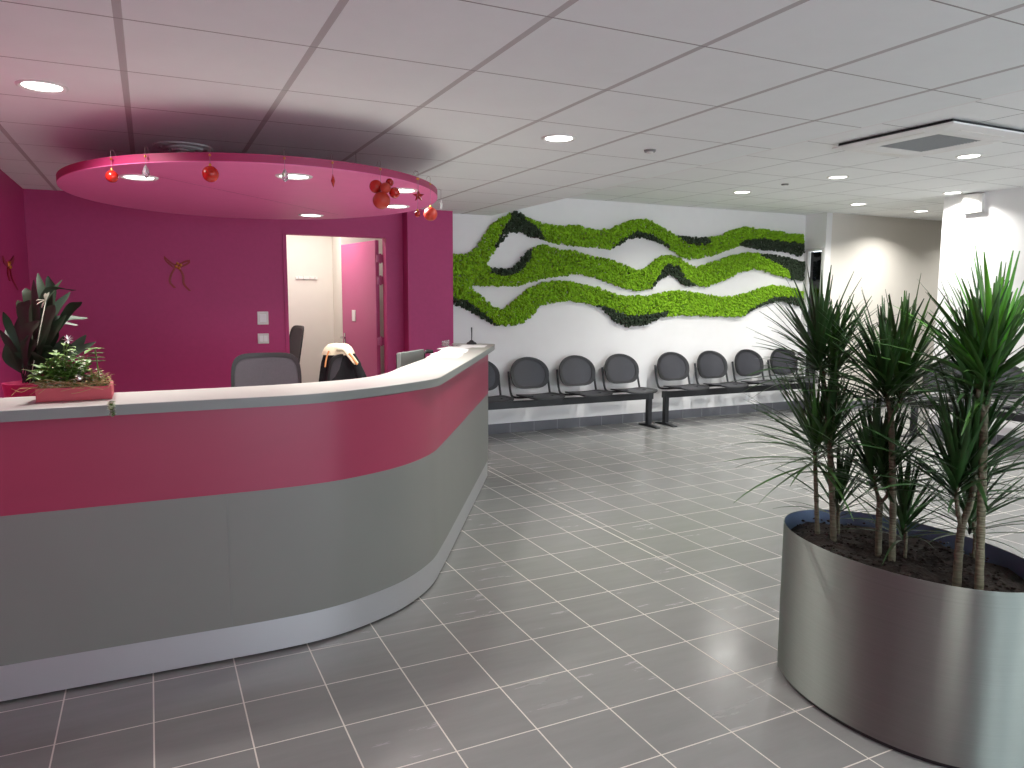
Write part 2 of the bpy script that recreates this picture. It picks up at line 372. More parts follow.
# door frame and leaf
fr = MB()
for a, b in (((DX0-.035,YW-.012,0),(DX0,YW+.11,DZ+.03)),((DX1+.05,YW-.012,0),(DX1+.10,YW+.11,DZ+.03)),((DX0,YW-.012,DZ),(DX1+.05,YW+.11,DZ+.03))): fr.box(a, b)
struct('trim_3', fr, M['pink_wall'], 'magenta frame around the open office door', 'door frame', smooth=0)
leaf = MB().box((0,-.02,.01),(.90,.02,2.075))
A = math.radians(99)
d1 = leaf.build('door_1', M['pink_door'], smooth=0, bevel=.002, local=True)
d1.location = (DX1+.005, YW+.15, 0); d1.rotation_euler = (0,0,A); d1['kind'] = 'structure'; d1['label'] = 'magenta office door leaf standing open'; d1['category'] = 'door'
hb = MB().lathe([(.024,0),(.024,.008)], (.84,.02,1.05), 16, axis=(0,1,0)).tube([(.84,.02,1.05),(.84,.07,1.05),(.73,.075,1.05)], .009, 8)
hb.box((.82,.02,.86),(.86,.026,1.10))
hb.build('door_handle', M['chrome'], d1, local=True)
hk = MB()
hb2 = MB().box((.52,.02,1.24),(.615,.028,1.36)).build('door_sign', M['white_plastic'], d1, local=True, bevel=.002)
hg = MB()
for z in (.25, 1.0, 1.62, 1.84): hg.lathe([(.011,0),(.011,.10)], (DX1+.028,YW+.118,z), 10).box((DX1-.01,YW+.112,z+.01),(DX1+.055,YW+.124,z+.09))
struct('trim_4', hg, M['pink_door'], 'painted hinges of the office door', 'door hinges', smooth=30)

# ------------------------------------------------------------------ reception counter
base = catmull([(-.855,3.150),(-.4,3.145),(0,3.137),(.4,3.130),(.65,3.152),(.86,3.222),(1.06,3.333),(1.25,3.515),(1.40,3.745),(1.6,4.08),(2.0,4.755),(2.4,5.43),(2.5,5.60)], 6)
base = [Vector((p.x,p.y)) for p in base]
ct = thing('reception_counter', 'long curved reception counter with raspberry band, grey panels and pale worktop', 'reception counter', (.8,3.6,0))
band(offset(base,.006), offset(base,.13), .012, .150).build('plinth', M['steel_plinth'], ct)['label'] = 'brushed steel plinth'
band(offset(base,.04), offset(base,.12), 0, .012).build('plinth_foot', M['dark_gap'], ct)
band(base, offset(base,.13), .150, .711).build('lower_panel', M['grey_lam'], ct, smooth=30)['label'] = 'grey laminate panels'
band(base, offset(base,.13), .711, 1.056).build('upper_panel', M['pink_lam'], ct, smooth=30)['label'] = 'raspberry pink laminate band'
# hairline joint between two grey panels
b0 = [Vector((.2455,3.1300)), Vector((.2475,3.1300))]
top_o = catmull([(-.855,3.092),(-.491,3.104),(-.183,3.114),(.163,3.116),(.42,3.114),(.64,3.138),(.924,3.256),(1.165,3.402),(1.27,3.485),(1.335,3.575),(1.45,3.765),(1.587,3.995),(2.009,4.706),(2.33,5.25),(2.62,5.749),(2.69,5.90)], 6)
top_i = catmull([(-.855,3.51),(-.549,3.509),(-.202,3.506),(.183,3.503),(.42,3.512),(.617,3.541),(.816,3.592),(.95,3.66),(1.066,3.771),(1.16,3.90),(1.257,4.075),(1.44,4.37),(1.631,4.683),(1.9,5.18),(2.161,5.662),(2.39,6.12)], 6)
top_o = [Vector((p.x,p.y)) for p in top_o]; top_i = [Vector((p.x,p.y)) for p in top_i]
band(top_o, top_i, 1.058, 1.0995).build('worktop', M['top_lam'], ct, smooth=30, bevel=.004)['label'] = 'pale grey worktop'
# edging strip: thin grey lip on the outer side of the worktop
eo = offset(top_o,-.003); band(eo, offset(eo,.003), 1.0585, 1.0975).build('edging', M['edge_lam'], ct, smooth=30)['label'] = 'darker grey worktop edging'
yj = min(base, key=lambda p: abs(p.x-.245)).y
MB().box((.2452,yj-.0012,.150),(.2464,yj+.004,.711)).build('panel_joint', M['edge_lam'], ct, smooth=0)
desk_o = offset(base,.14); desk_i = offset(base,.80)
# keep the inner side simple on the tight corner
desk_i = [Vector((-.86+1.90*(i/(len(base)-1)),0)) for i in range(len(base))]
di = catmull([(-.85,4.0),(-.3,4.0),(.1,3.93),(.45,3.86),(.72,3.95),(.90,4.2),(1.10,4.62),(1.38,5.11),(1.75,5.75)], 9)
di = [Vector((p.x,p.y)) for p in di]
sel = [desk_o[round(i*(len(desk_o)-1)/(len(di)-1))] for i in range(len(di))]
sel[0].x = -.85
band(sel, di, .72, .75).build('inner_desk', M['desk_in'], ct, smooth=30)['label'] = 'low desk on the staff side'
for x, y in ((-.6,3.95),(.6,3.82),(1.5,5.22)):
    MB().box((x-.02,y-.02,0),(x+.02,y+.02,.72)).build('leg', M['grey_plastic'], ct)

# ------------------------------------------------------------------ canopy
CX, CY, RX, RY, ZC = .655, 5.01, 1.09, 1.32, 2.12
cp = thing('ceiling_canopy', 'round pink canopy panel hung below the ceiling above the desk', 'canopy', (CX,CY,ZC))
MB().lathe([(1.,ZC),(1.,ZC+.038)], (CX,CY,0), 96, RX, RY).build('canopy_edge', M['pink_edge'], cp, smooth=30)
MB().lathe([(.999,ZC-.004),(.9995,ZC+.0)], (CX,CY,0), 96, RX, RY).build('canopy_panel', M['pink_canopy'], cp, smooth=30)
p0 = on_z(140,172,ZC); p1 = on_z(338,214,ZC); dv = (p1-p0).normalized(); nv = Vector((-dv.y,dv.x,0))*.0015
MB().add([p0-nv-Vector((0,0,.0048)),p0+nv-Vector((0,0,.0048)),p1+nv-Vector((0,0,.0048)),p1-nv-Vector((0,0,.0048)),p0-nv-Vector((0,0,.003)),p0+nv-Vector((0,0,.003)),p1+nv-Vector((0,0,.003)),p1-nv-Vector((0,0,.003))],
         [(0,1,2,3),(7,6,5,4),(0,4,5,1),(1,5,6,2),(2,6,7,3),(3,7,4,0)]).build('panel_joint', M['pink_edge'], cp, smooth=0)
def canopy_pt(deg, k=1.): return CX+RX*k*math.cos(math.radians(deg)), CY+RY*k*math.sin(math.radians(deg))
for deg in (326, 30, 90, 150):
    x, y = canopy_pt(deg, .57)
    MB().tube([(x,y,ZC+.038),(x,y,ZL)], .0025, 6).build('suspension_rod', M['chrome'], cp)

# ------------------------------------------------------------------ downlights
LENS = {}
def lens_mat(w_, area, col):
    k = (round(w_/area), col)
    if k not in LENS: LENS[k] = mat('glowing_diffuser_%d' % len(LENS), srgb(255,255,255), .5, emis=(*col, 1), estr=w_/area/PI)
    return LENS[k]
def downlight(x, y, z, label, power, group, col=(1,.96,.91), r=.074, spread=136):
    t = thing('ceiling_light', label, 'ceiling light', (x,y,z), group=group)
    MB().lathe([(r,-.003),(r+.014,-.008),(r+.022,-.004),(r+.024,.002),(r,.002),(r,-.003)], (x,y,z), 40).build('light_trim', M['white_plastic'], t)
    n = 28; MB().add([(x+r*math.cos(2*PI*i/n), y+r*math.sin(2*PI*i/n), z-.003) for i in range(n)], [tuple(range(n))[::-1]]).build('diffuser', M['lens'], t, smooth=0)
    l = bpy.data.lights.new('ceiling_light_beam','AREA'); l.shape = 'DISK'; l.size = 2*r*.97; l.energy = power; l.spread = math.radians(spread); l.color = col
    o = bpy.data.objects.new('ceiling_light_beam', l); COL.objects.link(o); o.parent = t; o.location = (0,0,-.0045)
    return t
PW = 13
for x, y, lb in ((-.36,3.767,'round recessed ceiling light above the left end of the desk'),(2.067,3.678,'round recessed ceiling light above the middle of the floor'),
              (-.36,1.25,''),(2.067,1.25,''),(-.36,-1.2,''),(2.067,-1.2,'')):
    if lb: downlight(x, y, ZL, lb, PW, 'ceiling lights over the reception side')
    else: downlight(x, y, ZL, 'round recessed ceiling light behind the camera position', PW*(.12 if x < 0 else .7), 'ceiling lights over the reception side')
CL = [((139,177),'canopy light at the far left, behind the first crystal drop'),((294,176),'canopy light near the front rim, behind the second crystal drop'),
      ((311,215),'small-looking canopy light nearest the pink wall'),((396,206),'canopy light beside the bauble cluster, nearer the wall of its pair'),((402,190),'canopy light half hidden behind the cluster of red baubles')]
for (px, py), lb in CL:
    p = on_z(px, py, ZC-.004); downlight(p.x, p.y, ZC-.004, 'round '+lb, PW*.75, 'lights set in the pink canopy', r=.070)
RL = [(5.65,6.127,'upper ceiling light farthest left, nearest the moss wall'),(5.735,4.986,'upper ceiling light between the air unit and the moss wall'),
      (5.802,3.81,'upper ceiling light just beyond the air unit, the largest seen'),(7.56,6.263,'upper ceiling light in front of the corridor wall'),
      (7.62,5.15,'upper ceiling light close to the right wall beside the white box'),(8.85,6.386,'upper ceiling light in the corridor mouth, farthest right of the back row')]
for x, y, lb in RL: downlight(x, y, ZR, 'round '+lb, PW*1.65, 'ceiling lights over the waiting area', col=(1,.97,.93))
for x, y in ((3.95,6.2),(5.8,1.4),(5.8,-1.),(7.62,2.8),(7.62,.4),(4.0,.6),(4.,-1.6),(10.6,6.3)):
    downlight(x, y, ZR, 'round upper ceiling light outside the picture', PW*(.9 if x != 3.95 else .0001), 'ceiling lights over the waiting area', col=(1,.97,.93)) if x != 3.95 else None
# office light
t = thing('ceiling_light', 'square office ceiling light beyond the door lintel', 'ceiling light', (1.5,8.15,2.5))
MB().box((1.2,7.85,2.488),(1.8,8.45,2.4995)).build('light_trim', M['white_plastic'], t)
MB().add([(1.23,7.88,2.487),(1.77,7.88,2.487),(1.77,8.42,2.487),(1.23,8.42,2.487)], [(3,2,1,0)]).build('diffuser', lens_mat(20, .29, (1,.95,.88)), t, smooth=0)

# ------------------------------------------------------------------ ceiling fittings
t = thing('air_diffuser', 'round concentric air diffuser in the ceiling above the canopy', 'air vent', (.222,4.89,ZL))
for r0, r1, zz in ((.13,.16,0),(.085,.108,-.010),(.04,.062,-.018)):
    MB().lathe([(r0,zz-.012),(r1,zz-.006),(r1+.004,0),(r0+.004,0),(r0,zz-.012)], (.222,4.89,ZL), 40).build('diffuser_ring', M['grey_paint'], t)
MB().lathe([(1e-6,-.022),(.022,-.02),(.028,0),(1e-6,0)], (.222,4.89,ZL), 24).build('diffuser_core', M['grey_paint'], t)
q = [Vector((4.515,3.915)),Vector((4.465,3.019)),Vector((5.27,3.10)),Vector((5.342,4.045))]
ax0, ax1, ay0, ay1 = 4.49, 5.33, 3.06, 3.97
t = thing('air_conditioner', 'square white ceiling air-conditioning cassette with grey grille', 'air conditioner', ((ax0+ax1)/2,(ay0+ay1)/2,ZR))
cxm, cym = (ax0+ax1)/2, (ay0+ay1)/2
MB().box((ax0+.03,ay0+.03,ZR-.026),(ax1-.03,ay1-.03,ZR)).build('recess', M['dark_gap'], t, smooth=0)
mb = MB()
hw, hd = (ax1-ax0)/2, (ay1-ay0)/2; gi = .225
zz0, zz1 = ZR-.040, ZR-.024
o = [(ax0,ay0),(ax1,ay0),(ax1,ay1),(ax0,ay1)]; i_ = [(cxm-gi,cym-gi),(cxm+gi,cym-gi),(cxm+gi,cym+gi),(cxm-gi,cym+gi)]
i2 = [(cxm-gi-.09,cym-gi-.09),(cxm+gi+.09,cym-gi-.09),(cxm+gi+.09,cym+gi+.09),(cxm-gi-.09,cym+gi+.09)]
mb.add([(x,y,zz1) for x,y in o]+[(x,y,zz0+.006) for x,y in o]+[(x,y,zz0-.006) for x,y in i2]+[(x,y,zz0) for x,y in i_]+[(x,y,zz1) for x,y in i_],
       sum([[(k,(k+1)%4,4+(k+1)%4,4+k),(4+k,4+(k+1)%4,8+(k+1)%4,8+k),(8+k,8+(k+1)%4,12+(k+1)%4,12+k),(12+k,12+(k+1)%4,16+(k+1)%4,16+k),(16+k,16+(k+1)%4,(k+1)%4,k)] for k in range(4)], []))
mb.build('panel', M['white_wall'], t, smooth=0)
mb = MB().box((cxm-gi,cym-gi,zz0+.008),(cxm+gi,cym+gi,zz1))
for k in range(19): yy = cym-gi+.012+k*(2*gi-.024)/18; mb.box((cxm-gi,yy-.004,zz0+.001),(cxm+gi,yy+.004,zz0+.008))
mb.build('grille', M['grille'], t, smooth=0)
for k, (sx, sy, lx, ly) in enumerate(((0,1,.22,.012),(0,-1,.22,.012),(1,0,.012,.22),(-1,0,.012,.22))):
    px_, py_ = cxm+sx*(gi+.125), cym+sy*(gi+.135)
    MB().box((px_-lx,py_-ly,zz0-.0035),(px_+lx,py_+ly,zz0+.004)).build('air_flap', M['white_plastic'], t, smooth=0)
for x, y, z, lb in ((2.712,3.725,ZL,'small round white sensor in the lower ceiling'),(5.627,5.517,ZR,'small round white sensor in the higher ceiling')):
    t = thing('ceiling_sensor', lb, 'smoke detector', (x,y,z), group='ceiling sensors')
    MB().lathe([(.032,-.012),(.036,0),(.0,0)], (x,y,z), 20).build('sensor_base', M['grey_plastic'], t)
    MB().lathe([(1e-6,-.022),(.018,-.018),(.02,-.012),(1e-6,-.012)], (x,y,z), 20).build('sensor_dome', M['white_plastic'], t)
t = thing('emergency_light', 'white square emergency light box high on the right wall', 'emergency light', (XR-.04,5.05,2.40))
MB().box((XR-.055,4.945,2.40),(XR,5.155,2.595)).build('housing', M['white_plastic'], t, bevel=.006)
MB().box((XR-.061,4.965,2.42),(XR-.055,5.135,2.575)).build('cover', M['white_plastic'], t, bevel=.002)

# ------------------------------------------------------------------ baubles round the canopy rim
def hanger(t, x, y, zb, rim=True):
    n = Vector(((x-CX)/RX**2, (y-CY)/RY**2, 0)).normalized()
    zt = ZC+.040; w_ = .02 if rim else .004
    MB().tube([tuple(p) for p in catmull([(x,y,zb),(x,y,zt),(x,y,zt+w_),(x-n.x*.015,y-n.y*.015,zt+w_+.006),(x-n.x*.03,y-n.y*.03,zt-.0005)],4)], .0009, 6).build('hook', M['string'], t)
    if rim: MB().sphere((x,y,ZC+.024), .006, 10, 6).build('bead', M['gold'], t)
def hang_pt(px, py, out=1.01):
    """where the ray through the pixel meets the upright surface just outside the canopy rim"""
    best = None
    for k in range(4000):
        p = EYE + ray(px,py)*(2+k*.0015)
        if ((p.x-CX)/(RX*out))**2+((p.y-CY)/(RY*out))**2 <= 1: return p
        m_ = abs(((p.x-CX)/(RX*out))**2+((p.y-CY)/(RY*out))**2-1)
        if best is None or m_ < best[0]: best = (m_, p)
    return best[1]
def ball(px, py, rpx, m, label, group='red baubles along the canopy rim'):
    p = hang_pt(px, py); r = rpx/F*((p-EYE).dot(f_))
    t = thing('bauble', label, 'bauble', (p.x,p.y,p.z-r), group=group)
    MB().sphere(p, r, 28, 18).build('ball', m, t, smooth=180)
    MB().lathe([(.006,0),(.006,.008),(.003,.012)], (p.x,p.y,p.z+r-.001), 12).build('cap', M['gold'], t)
    hanger(t, p.x, p.y, p.z+r)
ball(112, 176.5, 6., M['red_ball'], 'small glossy red bauble at the left of the canopy rim')
ball(210.5, 174, 8., M['red_ball'], 'large glossy red bauble at the front of the canopy, left of centre')
ball(430.5, 214, 6.8, M['red_matte'], 'matt red bauble lowest at the right end of the canopy')
ball(417.5, 214, 3., M['red_dark'], 'tiny dark red bauble hanging left of the lowest matt one')
def drop(px, py, label):
    p = hang_pt(px, py); t = thing('crystal_drop', label, 'ornament', (p.x,p.y,p.z-.03), group='clear drops along the canopy rim')
    MB().lathe([(1e-6,-.03),(.010,-.022),(.016,-.008),(.012,.012),(.004,.028),(1e-6,.032)], p, 8).build('pendant', M['crystal'], t, smooth=0)
    hanger(t, p.x, p.y, p.z+.03)
drop(146, 172, 'clear crystal drop in front of the left canopy light'); drop(285, 175.5, 'clear crystal drop in front of the middle canopy light')
def star(px, py, rpx, label, rz, m='red_dark', grp='stars along the canopy rim', rim=True):
    p = hang_pt(px, py); r = rpx/F*((p-EYE).dot(f_)); t = thing('star_ornament', label, 'ornament', (p.x,p.y,p.z-r), group=grp)
    c, s = math.cos(rz), math.sin(rz); vs = []
    for k in range(10):
        a = PI/2+k*PI/5; rr = r if k % 2 == 0 else r*.42; vs.append((p.x+rr*math.cos(a)*c, p.y+rr*math.cos(a)*s, p.z+rr*math.sin(a)))
    n = (-s*.010, c*.010)
    vs += [(p.x+n[0],p.y+n[1],p.z),(p.x-n[0],p.y-n[1],p.z)]
    MB().add(vs, [(k,(k+1)%10,10) for k in range(10)]+[((k+1)%10,k,11) for k in range(10)]).build('star', M[m], t, smooth=0)
    hanger(t, p.x, p.y, p.z+r*.9, rim)
star(333, 181, 7.5, 'red star turned edge-on, left of the bauble cluster', 1.25, 'red_ball')
star(418.5, 196, 6.3, 'flat red star facing the viewer near the right end of the canopy', -.35)
star(441, 205, 6, 'white star behind the right end of the canopy rim', .9, 'white_plastic', rim=False)
# bunch
p = hang_pt(380, 190, 1.03); dd = (p-EYE).dot(f_)/F
t = thing('bauble_cluster', 'bunch of five red baubles tied together on the canopy rim', 'bauble', (p.x,p.y,p.z-.07))
for px, py, rp, m, off in ((381.5,200.5,8.6,'red_matte',-.01),(376,186.5,6.6,'red_ball',.0),(385.5,188,5.3,'red_matte',-.035),(389.7,182.5,4.,'red_dark',.02),(394.5,192.8,5.4,'red_ball',.0)):
    d = ray(px,py); c = EYE+d*((p-EYE).dot(f_)+off); MB().sphere(c, rp*dd, 26, 16).build('ball', M[m], t, smooth=180)
hanger(t, p.x+.01, p.y+.02, p.z+.03)

# ------------------------------------------------------------------ moss waves
def A_(x, y): return (440+x/5.12, 190+y/5.12)
def B_(x, y): return (600+x/4.267, 190+y/4.267)
up1 = [(446,257)]+[A_(*p) for p in ((75,330),(140,325),(185,290),(230,220),(270,165),(340,125),(385,113),(430,130),(500,170),(560,180),(620,188),(680,180),(760,200),(850,205),(920,175),(990,155))]+[B_(*p) for p in ((150,127),(200,127),(250,155),(300,185),(340,200),(440,205),(500,198),(560,172),(620,160),(700,170),(800,187),(860,190))]
lo1 = [B_(*p) for p in ((865,275),(840,283),(800,265),(700,255),(650,248),(590,235),(500,270),(430,290),(370,295),(320,275),(280,240),(220,215),(170,200),(120,208),(90,230),(50,250))]+[A_(*p) for p in ((870,302),(800,295),(700,285),(600,278),(520,250),(450,240),(400,212),(350,220),(310,265),(270,318),(230,378))]
up2 = [A_(*p) for p in ((250,400),(340,405),(380,390),(420,340),(460,300),(520,280),(570,295),(620,310),(700,315),(780,345),(850,350),(920,380),(1000,412))]+[B_(*p) for p in ((150,347),(200,325),(240,290),(290,280),(330,288),(360,310),(400,335),(430,320),(500,300),(560,280),(620,268),(700,275),(780,285),(840,305),(865,308))]
lo2 = [B_(*p) for p in ((865,385),(800,378),(740,360),(680,340),(640,338),(580,355),(520,385),(450,410),(400,408),(350,405),(320,375),(290,360),(260,375),(215,420),(150,430))]+[A_(*p) for p in ((930,500),(850,470),(770,440),(700,430),(600,440),(500,458),(400,490),(310,495),(230,490),(150,485))]
up3 = [A_(*p) for p in ((150,492),(200,540),(260,590),(315,618),(350,590),(400,545),(450,505),(520,475),(600,465),(680,475),(760,490),(850,515),(920,545),(1000,548))]+[B_(*p) for p in ((120,452),(200,452),(270,435),(350,430),(420,440),(500,455),(560,455),(620,440),(680,418),(730,405),(790,415),(860,432))]
lo3 = [B_(*p) for p in ((860,500),(820,485),(760,475),(720,478),(670,500),(610,535),(560,540),(480,538),(400,535),(330,530),(270,540),(190,572),(110,583),(60,562),(20,520))]+[A_(*p) for p in ((800,595),(740,578),(650,565),(570,575),(500,590),(470,640),(420,680),(360,693),(280,690),(200,650),(130,610),(75,590))]+[(446,301)]
outline = up1+lo1+up2+lo2+up3+lo3
def smooth_poly(P): return [(p.x,p.y) for p in catmull(P+[P[0]], 3)][:-1]
to_w = lambda P: [(q.x,q.z) for q in (on_y(a,b,YK) for a,b in P)]
OUT = to_w(outline)
darks_px = [
 [A_(*p) for p in ((262,322),(300,250),(322,195),(350,150),(365,108),(400,108),(440,160),(505,205),(525,252),(450,243),(400,213),(350,222),(310,268),(272,322))],
 [A_(*p) for p in ((245,388),(330,405),(380,390),(420,340),(455,298),(468,305),(462,335),(430,390),(390,425),(320,438),(262,428))],
 [A_(*p) for p in ((30,545),(75,555),(140,570),(200,620),(260,665),(300,700),(250,700),(150,640),(60,600),(30,590))],
 [A_(800,590),A_(860,600),A_(920,628),B_(40,515),B_(110,535),B_(180,532),B_(285,515),B_(275,545),B_(190,578),B_(110,590),B_(50,568),B_(-5,520)],
 [B_(*p) for p in ((30,262),(60,235),(100,205),(145,178),(200,185),(250,210),(290,245),(220,220),(170,205),(120,213),(90,235))],
 [B_(*p) for p in ((315,190),(360,200),(450,200),(465,222),(420,235),(370,232),(345,215))],
 [B_(*p) for p in ((585,238),(610,213),(700,210),(800,222),(872,230),(870,285),(840,290),(800,272),(700,260),(650,253))],
 [B_(*p) for p in ((210,424),(255,340),(285,314),(330,330),(355,378),(415,408),(350,412),(320,380),(290,363),(258,382))],
 [B_(*p) for p in ((660,268),(740,278),(790,283),(870,305),(870,392),(800,385),(800,345),(760,318),(700,292))],
 [B_(*p) for p in ((600,542),(650,500),(700,472),(740,455),(800,455),(866,460),(866,508),(820,492),(760,482),(720,485),(670,507))]]
DARK = [to_w(d) for d in darks_px]
def inside(x, y, P):
    n = len(P); P = np.array(P); x1, y1 = P[:,0], P[:,1]; x2, y2 = np.roll(x1,-1), np.roll(y1,-1)
    x = x[:,None]; y = y[:,None]
    c = ((y1 > y) != (y2 > y)) & (x < (x2-x1)*(y-y1)/(y2-y1+1e-12)+x1)
    return c.sum(1) % 2 == 1
rng = np.random.default_rng(3)
st = .020
gxs, gzs = np.meshgrid(np.arange(2.78,7.98,st), np.arange(1.08,2.45,st))
xx = (gxs+rng.uniform(-.45,.45,gxs.shape)*st).ravel(); zz = (gzs+rng.uniform(-.45,.45,gxs.shape)*st).ravel()
isd = np.zeros(len(xx), bool)
for d in DARK: isd |= inside(xx, zz, d)
ins = inside(xx, zz, OUT) & (xx < 7.935) & (xx > 2.74)
import bmesh
bm = bmesh.new(); bmesh.ops.create_icosphere(bm, subdivisions=1, radius=1); IV = np.array([v.co[:] for v in bm.verts]); IF = np.array([[v.index for v in f.verts] for f in bm.faces]); bm.free()
bm = bmesh.new(); bmesh.ops.create_icosphere(bm, subdivisions=2, radius=1); IV2 = np.array([v.co[:] for v in bm.verts]); IF2 = np.array([[v.index for v in f.verts] for f in bm.faces]); bm.free()
def tufts(xs, zs, name, m, parent, seed, r0=.011, r1=.0185):
    g = np.random.default_rng(seed); n = len(xs); V = []; 
    base = IV2[None]*(1+g.uniform(-.42,.42,(n,len(IV2),1)))
    rr = g.uniform(r0, r1, (n,1,1)); sq = np.stack([g.uniform(.8,1.2,n), g.uniform(.8,1.4,n), g.uniform(.8,1.2,n)],-1)[:,None,:]
    y = YK - g.uniform(.016,.040,n)
    V = base*rr*sq + np.stack([xs, y, zs],-1)[:,None,:]
    V[...,1] = np.minimum(V[...,1], YK-.0005)
    Fc = IF2[None]+(np.arange(n)*len(IV2))[:,None,None]
    V = V.reshape(-1,3) - np.array(ORG[parent.name]); Fc = Fc.reshape(-1,3)
    me = bpy.data.meshes.new(name); me.vertices.add(len(V)); me.vertices.foreach_set('co', V.ravel()); me.loops.add(Fc.size); me.loops.foreach_set('vertex_index', Fc.ravel().astype(np.int32))
    me.polygons.add(len(Fc)); me.polygons.foreach_set('loop_start', np.arange(0,Fc.size,3,dtype=np.int32)); me.update(calc_edges=True); me.validate(); me.materials.append(m)
    o = bpy.data.objects.new(name, me); COL.objects.link(o); o.parent = parent; return o
mo = thing('moss_wall_relief', 'wavy bands of lime and dark green moss fixed on the white wall', 'moss wall art', (5.4,YK,1.3))
tufts(xx[ins & ~isd], zz[ins & ~isd], 'lime_moss', M['moss'], mo, 1)['label'] = 'lime green moss bands'
md = tufts(xx[ins & isd], zz[ins & isd], 'dark_moss', M['moss_dark'], mo, 2); md['label'] = 'dark green moss patches'

# ------------------------------------------------------------------ beam benches
def seat_outline(w, d, n=10):
    """rounded seat plan: squarish back, round front"""
    pts = []
    for k in range(40):
        a = 2*PI*k/40; c, s = math.cos(a), math.sin(a)
        e = .55 if s < 0 else .35
        pts.append((w/2*math.copysign(abs(c)**e, c), d/2*math.copysign(abs(s)**e, s)))
    return pts
def sheet(fn, nu, nv, th):
    """thick curved sheet from fn(u,v)->(point, normal) with u,v in disc mapping"""
def back_pt(a, k):
    """D shaped backrest, a angle, k radial 0..1 -> local x, z (centre .0,.67)"""
    c, s = math.cos(a), math.sin(a)
    w = .236
    if s >= 0: x = w*math.copysign(abs(c)**.98, c); z = .178*abs(s)**.97
    else: x = w*math.copysign(abs(c)**.5, c)*(1-.05*abs(s)); z = -.165*abs(s)**.75
    x *= k; z *= k
    return x, z
def disc_solid(ptfn, surf, rings, n, th):
    mb = MB(); vs = []; fs = []
    for side in (0, 1):
        vs.append(surf(0, 0, side*th))
        for k in rings:
            for i in range(n):
                x, z = ptfn(2*PI*i/n, k); vs.append(surf(x, z, side*th))
    m = 1+len(rings)*n
    for side in (0, 1):
        o = side*m
        for i in range(n):
            j = (i+1) % n; f = (o, o+1+i, o+1+j); fs.append(f if side else f[::-1])
        for k in range(len(rings)-1):
            for i in range(n):
                j = (i+1) % n; f = (o+1+k*n+i, o+1+(k+1)*n+i, o+1+(k+1)*n+j, o+1+k*n+j); fs.append(f if side else f[::-1])
    e = 1+(len(rings)-1)*n
    for i in range(n):
        j = (i+1) % n; fs.append((e+i, e+j, m+e+j, m+e+i))
    return mb.add(vs, fs)
def make_bench(label, grp):
    t = thing('beam_bench', label, 'bench', (0,0,0), group=grp)
    MB().box((-1.19,-.03,.325),(1.19,.03,.398)).build('beam', M['black_metal'], t, local=True, bevel=.004)
    for x in (-1.16, 1.16):
        lg = MB().box((x-.027,-.028,.024),(x+.027,.028,.325)).box((x-.038,-.036,.325),(x+.038,.036,.402)).build('leg', M['black_metal'], t, local=True, bevel=.003)
        MB().add([(x-.03,-.19,0),(x+.03,-.19,0),(x+.03,.16,0),(x-.03,.16,0),(x-.03,-.19,.010),(x+.03,-.19,.010),(x+.03,.16,.010),(x-.03,.16,.010),(x-.03,-.03,.03),(x+.03,-.03,.03),(x+.03,.03,.03),(x-.03,.03,.03)],
                 [(3,2,1,0),(0,1,5,4),(2,3,7,6),(4,5,9,8),(8,9,10,11),(11,10,6,7),(1,2,6,10,9,5),(3,0,4,8,11,7)]).build('foot', M['black_metal'], lg, local=True, smooth=0)
    for k in range(4):
        cx = -.9475+.605*k
        tilt = .23
        def surf(x, z, th, cx=cx): return (cx+x, .165+(z)*tilt - .30*(.232**2-x*x) + th*.0 - th, .675+z)
        def surf(x, z, th, cx=cx): return (cx+x, .150+z*tilt+.55*(.232**2-x*x) - th, .672+z)
        b = disc_solid(back_pt, surf, (.3,.6,.83), 48, .004).build('backrest', M['perf'], t, local=True, smooth=50)
        # thick rolled rim
        mb = MB(); n = 48; rings = []
        vs = []
        for (kk, th) in ((.82,-.004),(.82,.010),(1.,.012),(1.,-.006)):
            for i in range(n):
                x, z = back_pt(2*PI*i/n, kk); vs.append(surf(x, z, th))
        fs = [(r*n+i, ((r+1)%4)*n+i, ((r+1)%4)*n+(i+1)%n, r*n+(i+1)%n) for r in range(4) for i in range(n)]
        mb.add(vs, fs).build('rim', M['black_rim'], b, local=True, smooth=50)
        so = seat_outline(.46,.42)
        def sp(a, kk): 
            i = a/(2*PI)*40; p = so[int(round(i)) % 40]; return p[0]*kk, p[1]*kk
        def ssurf(x, y, th, cx=cx):
            dip = -.016*max(0, 1-(x/.23)**2) - .012*max(0, (-y-.13)/.08)**2 - .02*y
            return (cx+x, -.12+y, .462+dip+th)
        s_ = disc_solid(sp, ssurf, (.3,.6,.84), 40, .004).build('seat', M['perf'], t, local=True, smooth=50)
        mb = MB(); vs = []
        for (kk, th) in ((.83,-.003),(.83,.007),(1.,.008),(1.,-.006)):
            for i in range(40): x, y = sp(2*PI*i/40, kk); vs.append(ssurf(x, y, th))
        fs = [(r*40+i, r*40+(i+1)%40, ((r+1)%4)*40+(i+1)%40, ((r+1)%4)*40+i) for r in range(4) for i in range(40)]
        mb.add(vs, fs).build('rim', M['black_rim'], s_, local=True, smooth=50)
        for sx in (-1, 1):
            x = cx+sx*.241
            path = [(p.x,p.y,p.z) for p in catmull([(x,.19,.70),(x,.165,.58),(x,.135,.48),(x-sx*.012,.10,.432),(x-sx*.06,.02,.430),(x-sx*.10,-.06,.442),(x-sx*.12,-.16,.452)], 5)]
            MB().tube(path, .0125, 8).build('bracket', M['black_metal'], t, local=True)
    return t
bench = make_bench('black perforated steel bench left of centre under the moss wall, starting behind the counter', 'four-seat benches in the waiting area')
bench.location = (4.075, 7.09, 0)
